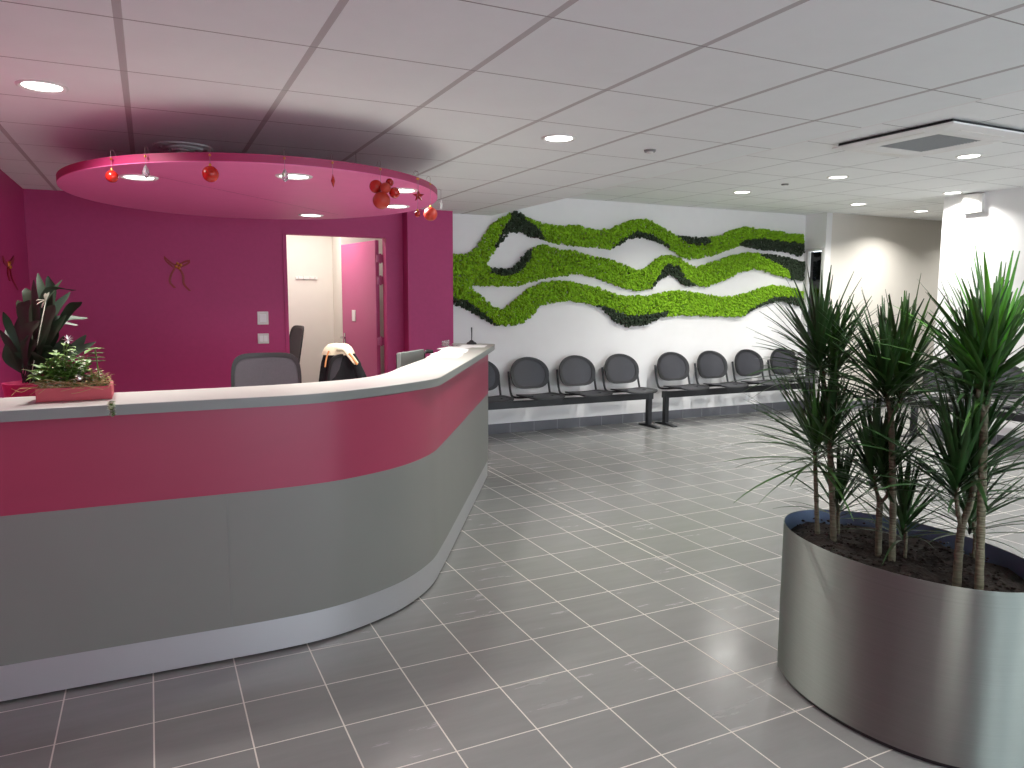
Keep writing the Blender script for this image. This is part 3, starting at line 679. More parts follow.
b2 = dup_tree(bench); b2.location = (6.64, 7.09, 0); b2['label'] = 'black perforated steel bench under the right half of the moss wall, partly behind the plants'
b3 = dup_tree(bench); b3.location = (7.54, 4.20, 0); b3.rotation_euler = (0,0,-PI/2); b3['label'] = 'black perforated steel bench against the right wall behind the plants'

# ------------------------------------------------------------------ steel planter and dracaenas
PX, PY, PRX, PRY = 2.440, 1.750, .310, .480
pl = thing('steel_planter', 'large oval brushed steel planter standing on the tiled floor', 'planter', (PX,PY,0))
MB().lathe([(1.,.018),(1.,.600),(.985,.603),(.972,.600),(.972,.50),(.96,.50),(.96,.02)], (0,0,0), 128, PRX, PRY)
def oval(prof, n=128):
    vs, fs = [], []
    for off, z in prof:
        for i in range(n):
            a = 2*PI*i/n; vs.append((PX+(PRX-off)*math.cos(a), PY+(PRY-off)*math.sin(a), z))
    for k in range(len(prof)-1):
        for i in range(n): j = (i+1) % n; fs.append((k*n+i,k*n+j,(k+1)*n+j,(k+1)*n+i))
    return vs, fs
MB().add(*oval([(.0,.018),(0,.606),(.001,.608),(.003,.608),(.004,.606)])).build('shell', M['steel'], pl, smooth=30)
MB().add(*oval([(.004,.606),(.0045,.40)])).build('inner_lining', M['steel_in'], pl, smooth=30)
v, f = oval([(.012,.0),(.012,.018),(.0,.018)]); MB().add(v, f).build('base_ring', M['black_plastic'], pl, smooth=30)
# lumpy soil
mb = MB(); vs = [(PX,PY,.565)]; fs = []; n = 90; K = 22
for k in range(1, K+1):
    for i in range(n):
        a = 2*PI*i/n; q = k/K
        x = PX+(PRX-.005)*q*math.cos(a); y = PY+(PRY-.005)*q*math.sin(a)
        z = .562 + .012*math.sin(x*23+1)*math.cos(y*17)+random.uniform(-.0045,.0045) - .02*q**6
        vs.append((x,y,z))
for i in range(n): fs.append((0,1+i,1+(i+1)%n))
for k in range(K-1):
    for i in range(n): j = (i+1)%n; fs.append((1+k*n+i,1+(k+1)*n+i,1+(k+1)*n+j,1+k*n+j))
mb.add(vs, fs)
for k in range(420):
    a = random.uniform(0,2*PI); q = math.sqrt(random.random())*.95; x = PX+PRX*q*math.cos(a); y = PY+PRY*q*math.sin(a)
    s = random.uniform(.003,.009); o_ = len(mb.v); mb.add([(x+s*vx*random.uniform(.7,1.4),y+s*vy*random.uniform(.7,1.4),.564+.012*math.sin(x*23+1)*math.cos(y*17)+s*vz*.7) for vx,vy,vz in IV], [tuple(q_) for q_ in IF])
mb.build('soil', M['soil'], pl, smooth=60)['kind'] = 'stuff'

GA = 2.399963
def rosette(mb, c, n, lmin, lmax, w, emin=-20, emax=86, droop=.45, stem=.13, twist=None, lean=(0,0)):
    n = int(n*1.45); w *= 1.12; emin += 4; lmin *= 1.15; lmax *= 1.04
    """long narrow leaves round a short leafy stem end; later leaves stand more upright"""
    a0 = random.uniform(0, 6)
    for k in range(n):
        t = k/(n-1); az = a0+k*GA+random.uniform(-.5,.5)
        el = math.radians(emin+(emax-emin)*t**.8+random.uniform(-13,13))
        d = Vector((math.cos(az)*math.cos(el)+lean[0], math.sin(az)*math.cos(el)+lean[1], math.sin(el)))
        L = (lmin+(lmax-lmin)*math.sin(PI*min(1,.25+.75*t))**.7)*random.uniform(.68,1.12)
        if t > .9: L *= .85
        mb.leaf((c[0]+.006*math.cos(az), c[1]+.006*math.sin(az), c[2]+stem*(t-.6)), d, L, w*random.uniform(.8,1.15), droop*random.uniform(.5,1.35)*(1.05-t*.75), .18, 7, roll=random.uniform(-.5,.5))
def on_plane(px, py, ref):
    """point on the ray at the same distance along the view as ref"""
    d = ray(px, py); return EYE + d*((ref-EYE).dot(f_))
def trunk(mb, pts, r0, r1):
    c = catmull(pts, 6); n = len(c); mb.tube([tuple(p) for p in c], [r0+(r1-r0)*k/(n-1)+(.0012 if k % 2 else 0) for k in range(n)], 10)
TALL = {(990,374): ((975,242,.026),(1006,262,.02)), (991,366): ((973,250,.022),(940,283,.02)), (904,386): ((921,273,.02),), (820,358): ((756,342,.018),(822,270,.018),(776,300,.016))}
def dracaena(label, base_px, stems, crowns):
    """stems: list of pixel polylines (first one starts at the soil); crowns: (px, py, n, lmin, lmax, width, emin, material, depth shift)"""
    b = on_z(base_px[0], base_px[1], .572); b.z = .55
    t = thing('dracaena_plant', label, 'potted plant', tuple(b), group='dracaenas in the steel planter')
    for k, (pts, r0, r1) in enumerate(stems):
        w = [on_plane(x, y, b) for x, y in pts]
        if k == 0: w = [b] + w
        mb = MB(); trunk(mb, w, r0, r1); mb.build('trunk', M['bark'], t, smooth=60)
    for px, py, n, l0, l1, w, em, m, ds in crowns:
        c = on_plane(px, py, b) + Vector((f_.x,f_.y,0))*ds
        mb = MB(); rosette(mb, c, n, l0, l1, w, em)
        for tx, ty, ww in TALL.get((px, py), ()):
            tip = on_plane(tx, ty, b); mb.leaf(tuple(c), tip-c, (tip-c).length, ww, .03, .15, 8, roll=.5)
        fo = mb.build('foliage', M[m], t, smooth=180)
        if m == 'leaf_bright': fo['label'] = 'bright green new leaves'
    return t
dracaena('dracaena at the far left of the planter with a low spiky crown', (818,534), [([(816,490),(815,452)], .009, .007)], [(815,446,50,.20,.36,.017,-18,'leaf',0)])
dracaena('tallest left dracaena, its two dark stems carrying high crowns toward the moss wall', (834,539), [([(831,470),(827,410),(821,366)], .0115, .009), ([(829,440),(835,400),(837,372)], .009,.007)], [(820,358,70,.20,.35,.018,-10,'leaf_dark',0),(830,438,46,.20,.34,.017,0,'leaf_dark',.01),(838,364,52,.17,.29,.017,10,'leaf',.03)])
dracaena('short dracaena seedling behind the two left stems', (838,529), [([(838,515),(839,505)], .008, .006)], [(839,500,32,.15,.30,.014,15,'leaf_dark',0)])
dracaena('dracaena with a low forked stem and dark crown, left of the middle trunk', (878.5,551), [([(879,520),(880,502)], .0115, .011), ([(879,502),(876,488),(874,474)], .007,.0055), ([(881,502),(887,495),(889,478)], .006,.005)], [(874,470,46,.20,.34,.017,5,'leaf_dark',0),(889,473,42,.19,.34,.017,5,'leaf_dark',.02)])
dracaena('tall middle dracaena forking high into two full green crowns', (892.3,560), [([(893,500),(892,450),(891,416)], .0115, .010), ([(891,416),(888,402),(886,388)], .0075,.0065), ([(891,416),(899,404),(903,390)], .0085,.007)], [(885,384,66,.20,.34,.018,2,'leaf_dark',0),(904,386,70,.20,.36,.019,0,'leaf',.02)])
dracaena('small dracaena with thin pale stems between the middle and right trunks', (905,555), [([(906,540),(905,525)], .006, .005)], [(904,520,36,.16,.31,.015,10,'leaf_dark',0)])
dracaena('stout dracaena in front right, its trunk forking low with a green shoot', (957,581), [([(959,548),(962,524)], .0135, .012), ([(961,528),(957,505),(957,484)], .007,.0055), ([(962,524),(970,504),(976,474)], .011,.009)], [(957,480,46,.22,.38,.018,8,'leaf_dark',0),(977,462,60,.22,.38,.019,5,'leaf_dark',.03)])
dracaena('tallest right dracaena with a bare ringed trunk and bright green top', (979.2,588.7), [([(981,520),(983,460),(984,412)], .0130, .0115), ([(984,412),(979,398),(978,384)], .008,.007), ([(984,412),(988,400),(990,380)], .0095,.008)],
         [(977,378,48,.18,.32,.018,5,'leaf_dark',.02),(990,374,64,.20,.36,.021,-5,'leaf',0),(991,366,15,.20,.37,.024,48,'leaf_bright',-.005)])
dracaena('slender dracaena at the right rear of the planter leaning to the frame edge', (974,557.5), [([(975,540),(974,522)], .007, .0055)], [(974,518,46,.16,.32,.015,5,'leaf_dark',.02)])

# ------------------------------------------------------------------ things on and behind the counter
def sheet_paper(x, y, rz, k, w=.21, l=.297, z=1.1):
    o = MB().box((-w/2,-l/2,0),(w/2,l/2,.0008)).build('paper_sheet', M['paper'], smooth=0, local=True); o.location = (x,y,z+k*.0011); o.rotation_euler = (0,0,rz); return o
PS = [(1.82,4.80,-.52,0,'sheet of white paper nearest the viewer on the worktop'),(1.93,5.02,-.60,1,'white paper sheet overlapping the nearest one'),(2.06,5.25,-.45,0,'white paper sheet in the middle of the fanned papers'),
      (2.17,5.50,-.70,1,'white paper sheet beside the acrylic holder'),(2.40,5.68,-.5,0,'white paper sheet farthest along the worktop near the pen stand')]
for x, y, rz, k, lb in PS: tag(sheet_paper(x,y,rz,k), lb, 'paper', 'papers on the worktop')
t = thing('leaflet_holder', 'low clear acrylic leaflet holder behind the papers', 'holder', (2.24,5.80,1.1))
mb = MB().rbox((2.24,5.80,1.103),(.20,.11,.004),.9).rbox((2.215,5.835,1.122),(.20,.004,.044),.9-.0).build('holder_tray', M['acrylic'], t)
t = thing('pen_on_stand', 'black pen standing upright in a small base near the counter end', 'pen stand', (2.50,5.93,1.1))
MB().lathe([(.045,0),(.042,.012),(.018,.026),(.012,.034),(1e-6,.034)], (2.49,5.93,1.1), 20).build('stand_base', M['black_plastic'], t)
MB().tube([(2.49,5.93,1.13),(2.492,5.93,1.18),(2.49,5.928,1.245)], [.004,.005,.0065], 8).build('pen', M['black_plastic'], t)
t = thing('monitor', 'grey computer monitor behind the counter, its back turned to the lobby', 'monitor', (1.66,5.07,.75))
MB().rbox((1.66,5.07,.985),(.40,.03,.27),.82).build('casing', M['screen'], t, bevel=.004)
MB().rbox((1.647,5.084,.985),(.375,.012,.245),.82).build('screen', M['glass_dark'], t)
MB().rbox((1.66,5.07,.81),(.06,.03,.11),.82).build('stand', M['black_plastic'], t)
MB().lathe([(.09,0),(.085,.012),(1e-6,.014)], (1.66,5.07,.751), 24).build('stand_foot', M['black_plastic'], t)
ph = on_y(429,352,5.6); t = thing('desk_phone', 'black handset peeking above the worktop beside the papers', 'telephone', (ph.x,ph.y,.75))
MB().box((ph.x-.05,ph.y-.05,.751),(ph.x+.05,ph.y+.05,.80)).build('phone_base', M['black_plastic'], t, bevel=.006)
MB().tube([(ph.x-.04,ph.y,.80),(ph.x-.045,ph.y,1.055),(ph.x-.02,ph.y,1.075),(ph.x+.03,ph.y,1.07)], [.012,.012,.016,.016], 8).build('handset', M['black_plastic'], t)

def office_chair(name, label, loc, rz, w, zb, zt, curve=.05):
    t = thing(name, label, 'office chair', loc, rz)
    # mesh back: rounded rectangle panel with frame
    def bp(a, k):
        c, s = math.cos(a), math.sin(a); e = .38
        return w/2*math.copysign(abs(c)**e, c)*k*(1-.08*max(0,-s)), (zt-zb)/2*math.copysign(abs(s)**e, s)*k
    zc = (zt+zb)/2
    def sf(x, z, th): return (x, .20+.12*((z+zt-zc)/(zt-zb))*.8+curve*(1-(2*x/w)**2)+th, zc+z)
    b = disc_solid(bp, sf, (.3,.6,.9), 48, -.004).build('backrest', M['mesh_back'], t, local=True, smooth=50)
    vs = []
    for kk, th in ((.9,-.008),(.9,.008),(1.,.008),(1.,-.008)):
        for i in range(48): x, z = bp(2*PI*i/48, kk); vs.append(sf(x,z,th))
    MB().add(vs, [(r*48+i, r*48+(i+1)%48, ((r+1)%4)*48+(i+1)%48, ((r+1)%4)*48+i) for r in range(4) for i in range(48)]).build('back_frame', M['black_plastic'], b, local=True, smooth=50)
    mb = MB(); so = seat_outline(.48,.46); mb.add([(x,y-.03,.44) for x,y in so]+[(x*.98,(y)*.98-.03,.50) for x,y in so], [tuple(range(40))[::-1],tuple(range(40,80))]+[(i,(i+1)%40,40+(i+1)%40,40+i) for i in range(40)])
    mb.build('seat', M['black_cloth'], t, local=True, bevel=.012)
    MB().tube([(0,.12,.43),(0,.27,.47),(0,.29,zb+.12)], .02, 8).build('back_support', M['black_plastic'], t, local=True)
    MB().lathe([(.03,.08),(.03,.30),(.02,.30),(.02,.44)], (0,0,0), 16).build('gas_column', M['black_plastic'], t, local=True)
    for k in range(5):
        a = 2*PI*k/5+.3; c, s = math.cos(a), math.sin(a)
        lg = MB().tube([(0,0,.10),(.15*c,.15*s,.085),(.29*c,.29*s,.065)], [.028,.022,.016], 8).build('base_leg', M['black_plastic'], t, local=True)
        MB().lathe([(1e-6,-.012),(.024,-.012),(.026,0),(.024,.012),(1e-6,.012)], (.29*c,.29*s,.0265), 14, axis=(-s,c,0)).build('caster', M['black_plastic'], lg, local=True)
    for sx in (-1, 1):
        MB().tube([(sx*.20,.02,.45),(sx*.28,.02,.50),(sx*.28,.0,.66)], .014, 8).box((sx*.28-.03,-.12,.66),(sx*.28+.03,.12,.685)).build('armrest', M['black_plastic'], t, local=True)
    return t
office_chair('swivel_chair', 'grey mesh-backed swivel chair behind the counter, in front of the magenta wall', (.615,4.62,0), -.12, .425, .62, 1.145)
office_chair('swivel_chair', 'dark office chair seen side-on through the open door', (1.15,8.28,0), -1.42, .42, .62, 1.19, .03)
oc3 = office_chair('swivel_chair', 'office chair behind the counter hidden under a black jacket', (1.13,5.77,0), -2.61, .27, .60, 1.085)
# jacket draped over the back of the third chair
def drape(name, m, label, cx, cy, rz, rings, parent=None, seed=1, fold=.014):
    g = random.Random(seed); n = 40; vs = []; fs = []; ph = [g.uniform(0,6) for _ in range(4)]
    for k, (z, wx, wy, sh) in enumerate(rings):
        for i in range(n):
            a = 2*PI*i/n; c, s = math.cos(a), math.sin(a)
            q = 1+(fold/ max(.03,wx))*(math.sin(7*a+ph[0]+k*.25)+.6*math.sin(12*a+ph[1]-k*.3))*min(1,(k+1)/5)
            x = wx*math.copysign(abs(c)**.7,c)*q + sh; y = wy*math.copysign(abs(s)**.7,s)*q
            X = x*math.cos(rz)-y*math.sin(rz); Y = x*math.sin(rz)+y*math.cos(rz); vs.append((cx+X,cy+Y,z))
    for k in range(len(rings)-1):
        for i in range(n): j = (i+1) % n; fs.append((k*n+i,(k+1)*n+i,(k+1)*n+j,k*n+j))
    fs.append(tuple(range(n))); fs.append(tuple(range((len(rings)-1)*n,len(rings)*n))[::-1])
    return MB().add(vs, fs)
jc = (1.27,5.53)
t = thing('jacket', 'black jacket hung over the chair back below a cream scarf', 'jacket', (jc[0],jc[1],.62))
drape('jacket', None, '', jc[0], jc[1], -.45, [(1.145,.03,.02,-.02),(1.14,.06,.04,-.02),(1.12,.085,.055,-.02),(1.08,.105,.064,-.015),(1.02,.125,.072,-.008),(.95,.145,.078,.002),(.88,.160,.082,.008),(.80,.170,.084,.01),(.70,.18,.085,.01),(.62,.185,.085,.01)], seed=4).build('jacket_body', M['black_cloth'], t, smooth=60)
sl = MB()
mb = MB(); mb.tube([(p.x,p.y,p.z) for p in catmull([(jc[0]+.055,jc[1]-.07,1.07),(jc[0]+.095,jc[1]-.10,.98),(jc[0]+.135,jc[1]-.12,.86),(jc[0]+.15,jc[1]-.12,.74)],5)], [.035+.001*(k%5) for k in range(16)], 10); mb.build('sleeve', M['black_cloth'], t)
t = thing('scarf', 'cream scarf with an orange edge lying over the black jacket', 'scarf', (jc[0],jc[1],1.0))
def ribbon(path, w, th, widthdir):
    P = [Vector(p) for p in path]; vs = []; fs = []; wd = Vector(widthdir).normalized()
    for k, p in enumerate(P):
        a = P[max(0,k-1)]; b = P[min(len(P)-1,k+1)]; tg = (b-a).normalized(); nn = tg.cross(wd).normalized()
        ww = w[k] if hasattr(w,'__len__') else w
        for sx, sn in ((-1,-1),(-.3,-1.3),(.4,-.8),(1,-1),(1,1),(.4,1.4),(-.3,.8),(-1,1)): vs.append(tuple(p+wd*ww*sx/2+nn*th*sn/2))
    n = 8
    for k in range(len(P)-1):
        for i in range(n): j = (i+1)%n; fs.append((k*n+i,k*n+j,(k+1)*n+j,(k+1)*n+i))
    fs += [tuple(range(n))[::-1], tuple(range((len(P)-1)*n,len(P)*n))]
    return MB().add(vs, fs)
def on_d(px, py, dpt): d = ray(px,py); return EYE + d*dpt
dj = (Vector((jc[0],jc[1],1.1))-EYE).dot(f_)-.09
pth = catmull([on_d(338,350,dj+.03),on_d(343,350,dj+.03),on_d(347,352,dj+.03),on_d(352,358,dj),on_d(356,363,dj-.02)], 5)
n_ = len(pth)
ribbon([tuple(p) for p in pth], [.055-.035*k/(n_-1) for k in range(n_)], .03, (-.3,-.4,1)).build('scarf_cloth', M['cream_cloth'], t, smooth=70)
drape('scarf', None, '', jc[0], jc[1], -.45, [(1.158,.03,.02,-.02),(1.153,.066,.048,-.02),(1.13,.094,.064,-.02),(1.095,.112,.072,-.018),(1.075,.118,.076,-.016)], seed=8, fold=.006).build('scarf_fold', M['cream_cloth'], t, smooth=60)
pth2 = catmull([on_d(349,353.5,dj-.05),on_d(352.5,357.5,dj-.05),on_d(355.5,362,dj-.05),on_d(357.5,364.5,dj-.05)], 4)
MB().tube([tuple(p) for p in pth2], .009, 8).build('scarf_border', M['orange_cloth'], t)
pth3 = catmull([on_d(325,367,dj-.02),on_d(326.5,358,dj-.02),on_d(329,351,dj-.02)], 4)
MB().tube([tuple(p) for p in pth3], .006, 8).build('scarf_border', M['orange_cloth'], t)

# coat rail in the office, switch plates
t = thing('coat_rail', 'small pale coat rail on the office wall beyond the door', 'coat rack', (1.68,8.99,1.70))
MB().box((1.55,8.985,1.705),(1.80,9.0,1.735)).build('rail', M['white_plastic'], t, bevel=.003)
for x in (1.58,1.64,1.71,1.77): MB().tube([(x,8.985,1.72),(x,8.955,1.715),(x,8.95,1.745)], .005, 6).build('hook', M['white_plastic'], t)
def plate(name, label, px0, py0, px1, py1, cat, rocker):
    a = on_y(px0,py0,YW); b = on_y(px1,py1,YW); t = thing(name, label, cat, ((a.x+b.x)/2,YW,min(a.z,b.z)), group='switch plates by the office door')
    x0, x1, z1, z0 = a.x, b.x, a.z, b.z
    MB().box((x0,YW-.012,z0),(x1,YW,z1)).build('plate', M['white_plastic'], t, bevel=.004)
    if rocker: MB().box((x0+.02,YW-.017,z0+.025),(x1-.02,YW-.012,z1-.025)).build('rocker', M['paper'], t, bevel=.002)
    else:
        xm = (x0+x1)/2; 
        for u, v in ((x0+.014,xm-.003),(xm+.003,x1-.014)): MB().box((u,YW-.017,z0+.02),(v,YW-.012,z1-.02)).build('rocker', M['paper'], t, bevel=.002)
plate('wall_thermostat', 'upper white wall plate left of the office door', 257,311.5,268.5,324.5,'switch', True)
plate('light_switch', 'lower white double switch left of the office door', 257.5,333.5,269,343.5,'light switch', False)

# ribbon bows on the pink walls
def bow(label, P, lobes, tails, bells, yoff):
    c = P(*bells[0]); t = thing('ribbon_bow', label, 'decoration', tuple(c), group='ribbon bows on the magenta walls')
    for pts, wd_ in [(q_, (0,0,1)) for q_ in lobes]+[(q_, (yoff[1],yoff[0],.1)) for q_ in tails]:
        pp = catmull([P(*q) for q in pts], 6)
        ribbon([tuple(p) for p in pp], .020, .004, wd_).build('ribbon', M['ribbon'], t, smooth=60)
    for q in bells: MB().sphere(P(*q), .014, 12, 8).build('bell', M['gold'], t)
P1 = lambda x, y: on_y(x, y, YW-.006)
bow('red ribbon bow with gold bells in the middle of the magenta wall', P1, [[(176,266),(170,262),(164,257),(166,261),(173,267)],[(178,266),(184,262),(190,261),(187,264),(180,267)]],
    [[(175,268),(171,275),(170,282),(175,288)],[(179,268),(183,275),(184,284),(190,291)]], [(176,266.5),(179,268),(177.5,263.5),(180.5,265)], (.2,1,0))
def P2(x, y):
    d = ray(x,y); return EYE + d*((XL+.006)/d.x)
bow('red ribbon bow with silver bells on the left wall above the dark plant', P2, [[(8,265),(5,261),(3,257),(4,262),(8,266)],[(9,265),(12,260),(14,257),(13,262),(9,266)]],
    [[(8,267),(8,274),(10,281)],[(10,268),(12,278),(18,290)]], [(8,265),(10,267),(9,263)], (1,.2,0))

# ------------------------------------------------------------------ plants on the left of the counter
def broad(t): return math.sin(PI*min(1,max(0.02,t*.93+.05)))**.8
def elong(t): return max(.04, math.sin(PI*min(.985,t*.9+.08))**.75)
pc = Vector((-.49,3.86,.751))
t = thing('broadleaf_plant', 'dark glossy broad-leaved plant rising behind the flower box', 'potted plant', (pc.x,pc.y,1.10))
mb = MB(); g = random.Random(11)
def bleaf(tipx, tipy, dy, w, basez=1.12, droop=.5, sp=0):
    tip = on_y(tipx, tipy, pc.y+dy); b = Vector((pc.x+g.uniform(-.03,.03), pc.y+g.uniform(-.02,.04), basez)); v = tip-b
    # start steeper, arch to the tip
    L = v.length; mid = b+v*.55+Vector((g.uniform(-.04,.04),g.uniform(-.03,.03),L*g.uniform(-.02,.34))); pts = catmull([b, mid, tip], 5)
    side = v.cross(Vector((g.uniform(-1.1,.6), -1, g.uniform(-.4,.6)))).normalized(); vs = []; fs = []; m = len(pts)
    for k, p in enumerate(pts):
        q = k/(m-1); ww = w*.72*(.10 if q < .28 else elong((q-.28)/.72))
        nn = side.cross(v).normalized(); vs += [tuple(p-side*ww/2+nn*ww*.15), tuple(p), tuple(p+side*ww/2+nn*ww*.15)]
    for k in range(m-1): a = 3*k; fs += [(a,a+1,a+4,a+3),(a+1,a+2,a+5,a+4)]
    mb.add(vs, fs)
for tx, ty, dy, w in ((38,273,.1,.05),(34,280,-.05,.07),(48,276,.05,.06),(62,280,.0,.055),(70,292,.1,.05),(82,302,-.08,.06),(26,288,.05,.07),(3,312,-.1,.05),(0,330,0,.06),(8,320,.1,.06),(5,345,-.05,.06),(88,318,.05,.075),
                      (86,335,.0,.075),(96,342,-.05,.06),(78,325,.1,.07),(30,300,-.1,.085),(45,298,.1,.08),(55,305,-.1,.08),(22,312,.0,.08),(66,315,-.03,.08),(40,320,-.12,.09),(58,330,.0,.08),(28,335,-.1,.08),(72,345,-.08,.07),(15,352,-.06,.06),(50,345,-.12,.08),(76,290,-.12,.045),(18,300,.12,.06),
                      (36,340,-.1,.09),(46,332,.08,.09),(60,348,-.1,.08),(34,352,-.12,.08),(54,318,.1,.09),(24,346,.05,.08),(64,336,.12,.08),(42,305,0,.09),(52,290,.0,.07),(80,350,.05,.07)): bleaf(tx, ty, dy, w)
mb.build('foliage', M['dk_leaf'], t, smooth=180)
mb = MB()
fc = on_y(46,300,pc.y-.12)
for k in range(5): mb.leaf(tuple(fc), (math.cos(k*1.1)*.5-.2, -.3, .7-.35*k), .040, .014, .1, .2, 5, wprof=elong)
mb.tube([tuple(fc), (pc.x+.02,pc.y-.02,1.2), (pc.x,pc.y,1.12)], .0015, 6).build('white_flower', M['var_leaf'], t, smooth=180)
t2 = thing('plant_pot', 'pink pot behind the flower box holding the dark plant', 'plant pot', tuple(pc))
MB().lathe([(.075,0),(.10,.34),(.105,.37),(.096,.37),(.09,.345),(1e-6,.34)], pc, 32).build('pot', M['pot_pink'], t2)
MB().lathe([(1e-6,.352),(.089,.348),(.088,.342),(1e-6,.342)], pc, 24).build('soil', M['soil'], t2)

bx0, bx1, by0, by1 = -.402, -.148, 3.285, 3.47
t = thing('flower_box', 'salmon pink wooden box on the left end of the worktop', 'planter box', ((bx0+bx1)/2,(by0+by1)/2,1.1))
zb = 1.1
mb = MB().box((bx0,by0,zb),(bx1,by0+.01,zb+.052)).box((bx0,by1-.01,zb),(bx1,by1,zb+.052)).box((bx0,by0+.01,zb),(bx0+.01,by1-.01,zb+.052)).box((bx1-.01,by0+.01,zb),(bx1,by1-.01,zb+.052)).box((bx0+.01,by0+.01,zb),(bx1-.01,by1-.01,zb+.008))
mb.build('box', M['box_pink'], t, smooth=0, bevel=.0015)
MB().box((bx0+.011,by0+.011,zb+.008),(bx1-.011,by1-.011,zb+.042)).build('soil', M['soil'], t)
cxp, cyp = -.28, 3.38
def bush(label, name, m, x0, x1, y0, y1, zt, n, ls, w, seed, cat='potted plant'):
    g = random.Random(seed); t = thing(name, label, cat, ((x0+x1)/2,(y0+y1)/2,zb+.045), group='small plants in the flower box')
    lf = MB(); stm = MB()
    for k in range(n):
        bx, by = g.uniform(x0,x1), g.uniform(y0,y1); u = g.uniform(-1,1); h = zt*g.uniform(.25,1)*(1-.45*u*u); tx = (x0+x1)/2+(x1-x0)*.8*u; ty = by+g.uniform(-.05,.05)
        top = Vector((tx,ty,zb+.04+h)); b_ = Vector((bx,by,zb+.04)); md_ = (top+b_)/2+Vector((g.uniform(-.01,.01),g.uniform(-.01,.01),.01))
        stm.tube([tuple(b_),tuple(md_),tuple(top)], .0009, 5)
        for q in range(ls):
            c = b_.lerp(top,.35+.65*(q+1)/ls); az = g.uniform(0,2*PI)
            lf.leaf(tuple(c), (math.cos(az),math.sin(az),g.uniform(-.1,.7)), w*1.6*g.uniform(.7,1.2), w*g.uniform(.7,1.2), .5, .12, 4, wprof=broad)
    lf.build('foliage', m, t, smooth=180); stm.build('stem', M['gr_leaf'], t)
    return t
bush('green leafy plant filling the middle of the flower box', 'leafy_plant', M['gr_leaf'], -.36,-.25,3.31,3.43,.175,60,5,.023,21)
bush('green-leaved trailing plant leaning over the left end of the box', 'trailing_plant', M['gr_leaf'], -.39,-.34,3.31,3.40,.12,26,5,.026,22)
bush('cream variegated plant at the centre of the box', 'variegated_plant', M['var_leaf'], -.33,-.22,3.30,3.42,.13,34,4,.014,23)
bush('small cream-leaved plant at the front left corner of the box', 'variegated_plant', M['var_leaf'], -.385,-.35,3.30,3.34,.06,24,4,.013,24)
bush('pale tufted plant at the right end of the box', 'tufted_plant', M['straw'], -.22,-.17,3.31,3.42,.09,40,4,.014,25)
g = random.Random(5)
t = thing('jade_plant', 'upright plant with flat tiers of yellow-green leaves at the right of the box', 'potted plant', (-.19,3.37,zb+.045), group='small plants in the flower box')
top = on_y(95,349,3.37); lf = MB()
MB().tube([(-.19,3.37,zb+.04),(top.x,3.37,top.z)], .0025, 6).build('stem', M['gr_leaf'], t)
for lev in (0,.018,.036,.05):
    for k in range(6):
        az = k*PI/3+lev*20; lf.leaf((top.x,3.37,top.z-lev), (math.cos(az),math.sin(az),.12), .036, .028, .15, .1, 4, wprof=broad)
lf.build('foliage', M['gr_leaf'], t, smooth=180)
wfl = on_y(68,340,3.36); t = thing('white_flower', 'white paper-like flower on a thin stalk above the box', 'flower', (wfl.x,3.36,zb+.045))
MB().tube([(wfl.x-.01,3.36,zb+.04),(wfl.x-.006,3.36,wfl.z-.03),(wfl.x,3.36,wfl.z)], .0012, 5).build('stalk', M['gr_leaf'], t)
lf = MB()
for k in range(9): az = k*2.4; lf.leaf(tuple(wfl), (math.cos(az)*.9,math.sin(az)*.4-.2,math.sin(az)*.8+.3), .022, .009, .0, .1, 4, wprof=broad)
lf.build('petals', M['paper'], t, smooth=180)
sb = on_y(79,378.5,3.32); tag(recentre(MB().sphere(sb,.017,24,16).build('silver_bauble', M['silver'], smooth=180)), 'small shiny silver bauble nestled among the box plants', 'bauble')
t = thing('straw_wreath', 'tangle of dry straw vines looping over the front of the box', 'dried vine', ((bx0+bx1)/2,by0,zb+.03))
mb = MB()
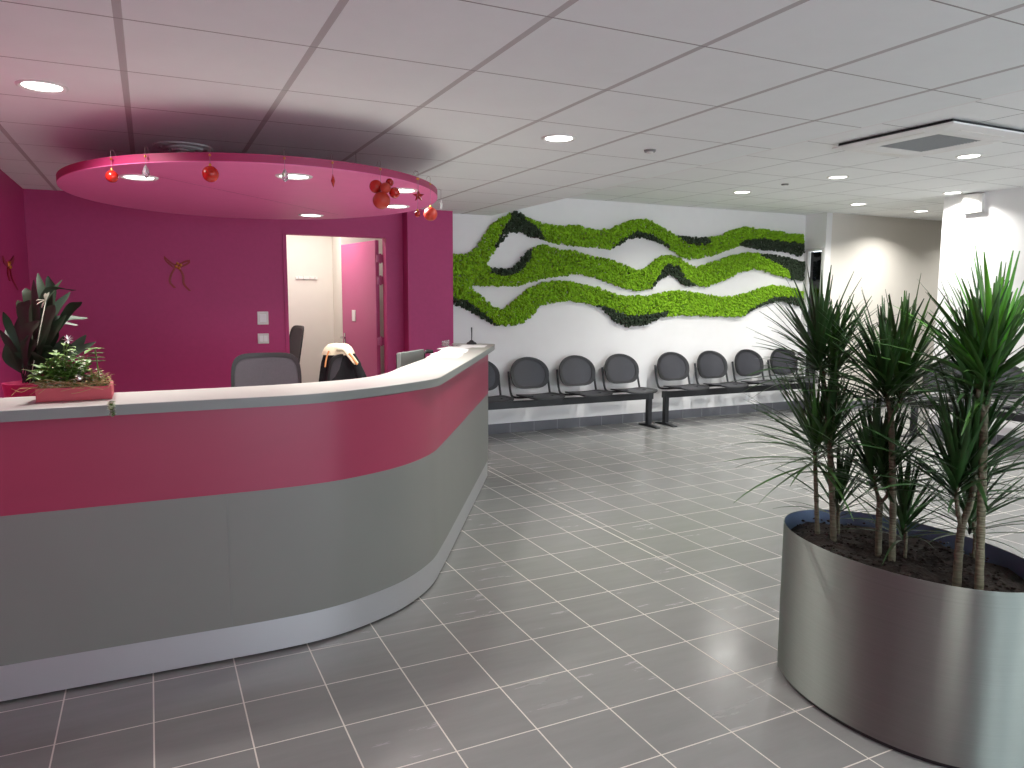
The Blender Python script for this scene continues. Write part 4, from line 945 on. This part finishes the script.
for k in range(16):
    x = g.uniform(bx0+.03,bx1-.02); y = g.uniform(by0-.012,by0+.03); r1 = g.uniform(.012,.035); z0 = zb+.055+g.uniform(-.006,.015)
    pts = [(x+r1*1.7*math.cos(a+.3*k), y+.012*math.sin(2*a+k), z0+r1*.55*math.sin(a)) for a in [2*PI*q/18 for q in range(15)]]
    mb.tube(pts, .0011, 5)
for k in range(7):
    x = g.uniform(bx0+.0,bx1-.08); mb.tube([tuple(p) for p in catmull([(x,by0+.02,zb+.056),(x-.02,by0-.006,zb+.058),(x-.05,by0-.015,zb+.040+g.uniform(0,.02)),(x-.08,by0-.02,zb+.03+g.uniform(0,.03))],4)], .0009, 5)
mb.build('vines', M['straw'], t)
t = thing('trailing_sprig', 'small green and white sprig hanging over the worktop edge right of the box', 'plant sprig', (-.135,3.25,1.091))
pts = [on_z(112,397,1.093), on_z(115,400,1.094), on_y(117,405,3.0), on_y(117,412,2.995)]
pts[2].y = 2.99; c = catmull([Vector((-.15,3.30,1.096)), Vector((-.145,3.12,1.098)), Vector((-.14,3.015,1.094)), Vector((-.138,2.998,1.070))], 5)
MB().tube([tuple(p) for p in c], .0014, 5).build('stem', M['gr_leaf'], t)
for nm, m in (('leaves','gr_leaf'),('pale_leaves','var_leaf')):
    lf = MB()
    for p in c[3:]:
        for k in range(4):
            az = g.uniform(PI,2*PI); lf.leaf(tuple(p), (math.cos(az),math.sin(az)*.7,g.uniform(0,.8)), .016, .010, .2, .1, 4, wprof=broad)
    lf.build(nm, M[m], t, smooth=180)

# ------------------------------------------------------------------ daylight through the windows behind the camera
w = bpy.data.worlds.new('dusk_sky'); scene.world = w; w.use_nodes = True
bg = w.node_tree.nodes['Background']; bg.inputs[0].default_value = (.80,.89,1,1); bg.inputs[1].default_value = 5.5

scene.view_settings.view_transform = 'Standard'; scene.view_settings.look = 'None'; scene.view_settings.gamma = 1; scene.view_settings.use_curve_mapping = False
scene.view_settings.exposure = 0.24
scene.cycles.use_denoising = True
scene.cycles.max_bounces = 8; scene.cycles.diffuse_bounces = 5; scene.cycles.sample_clamp_indirect = 4
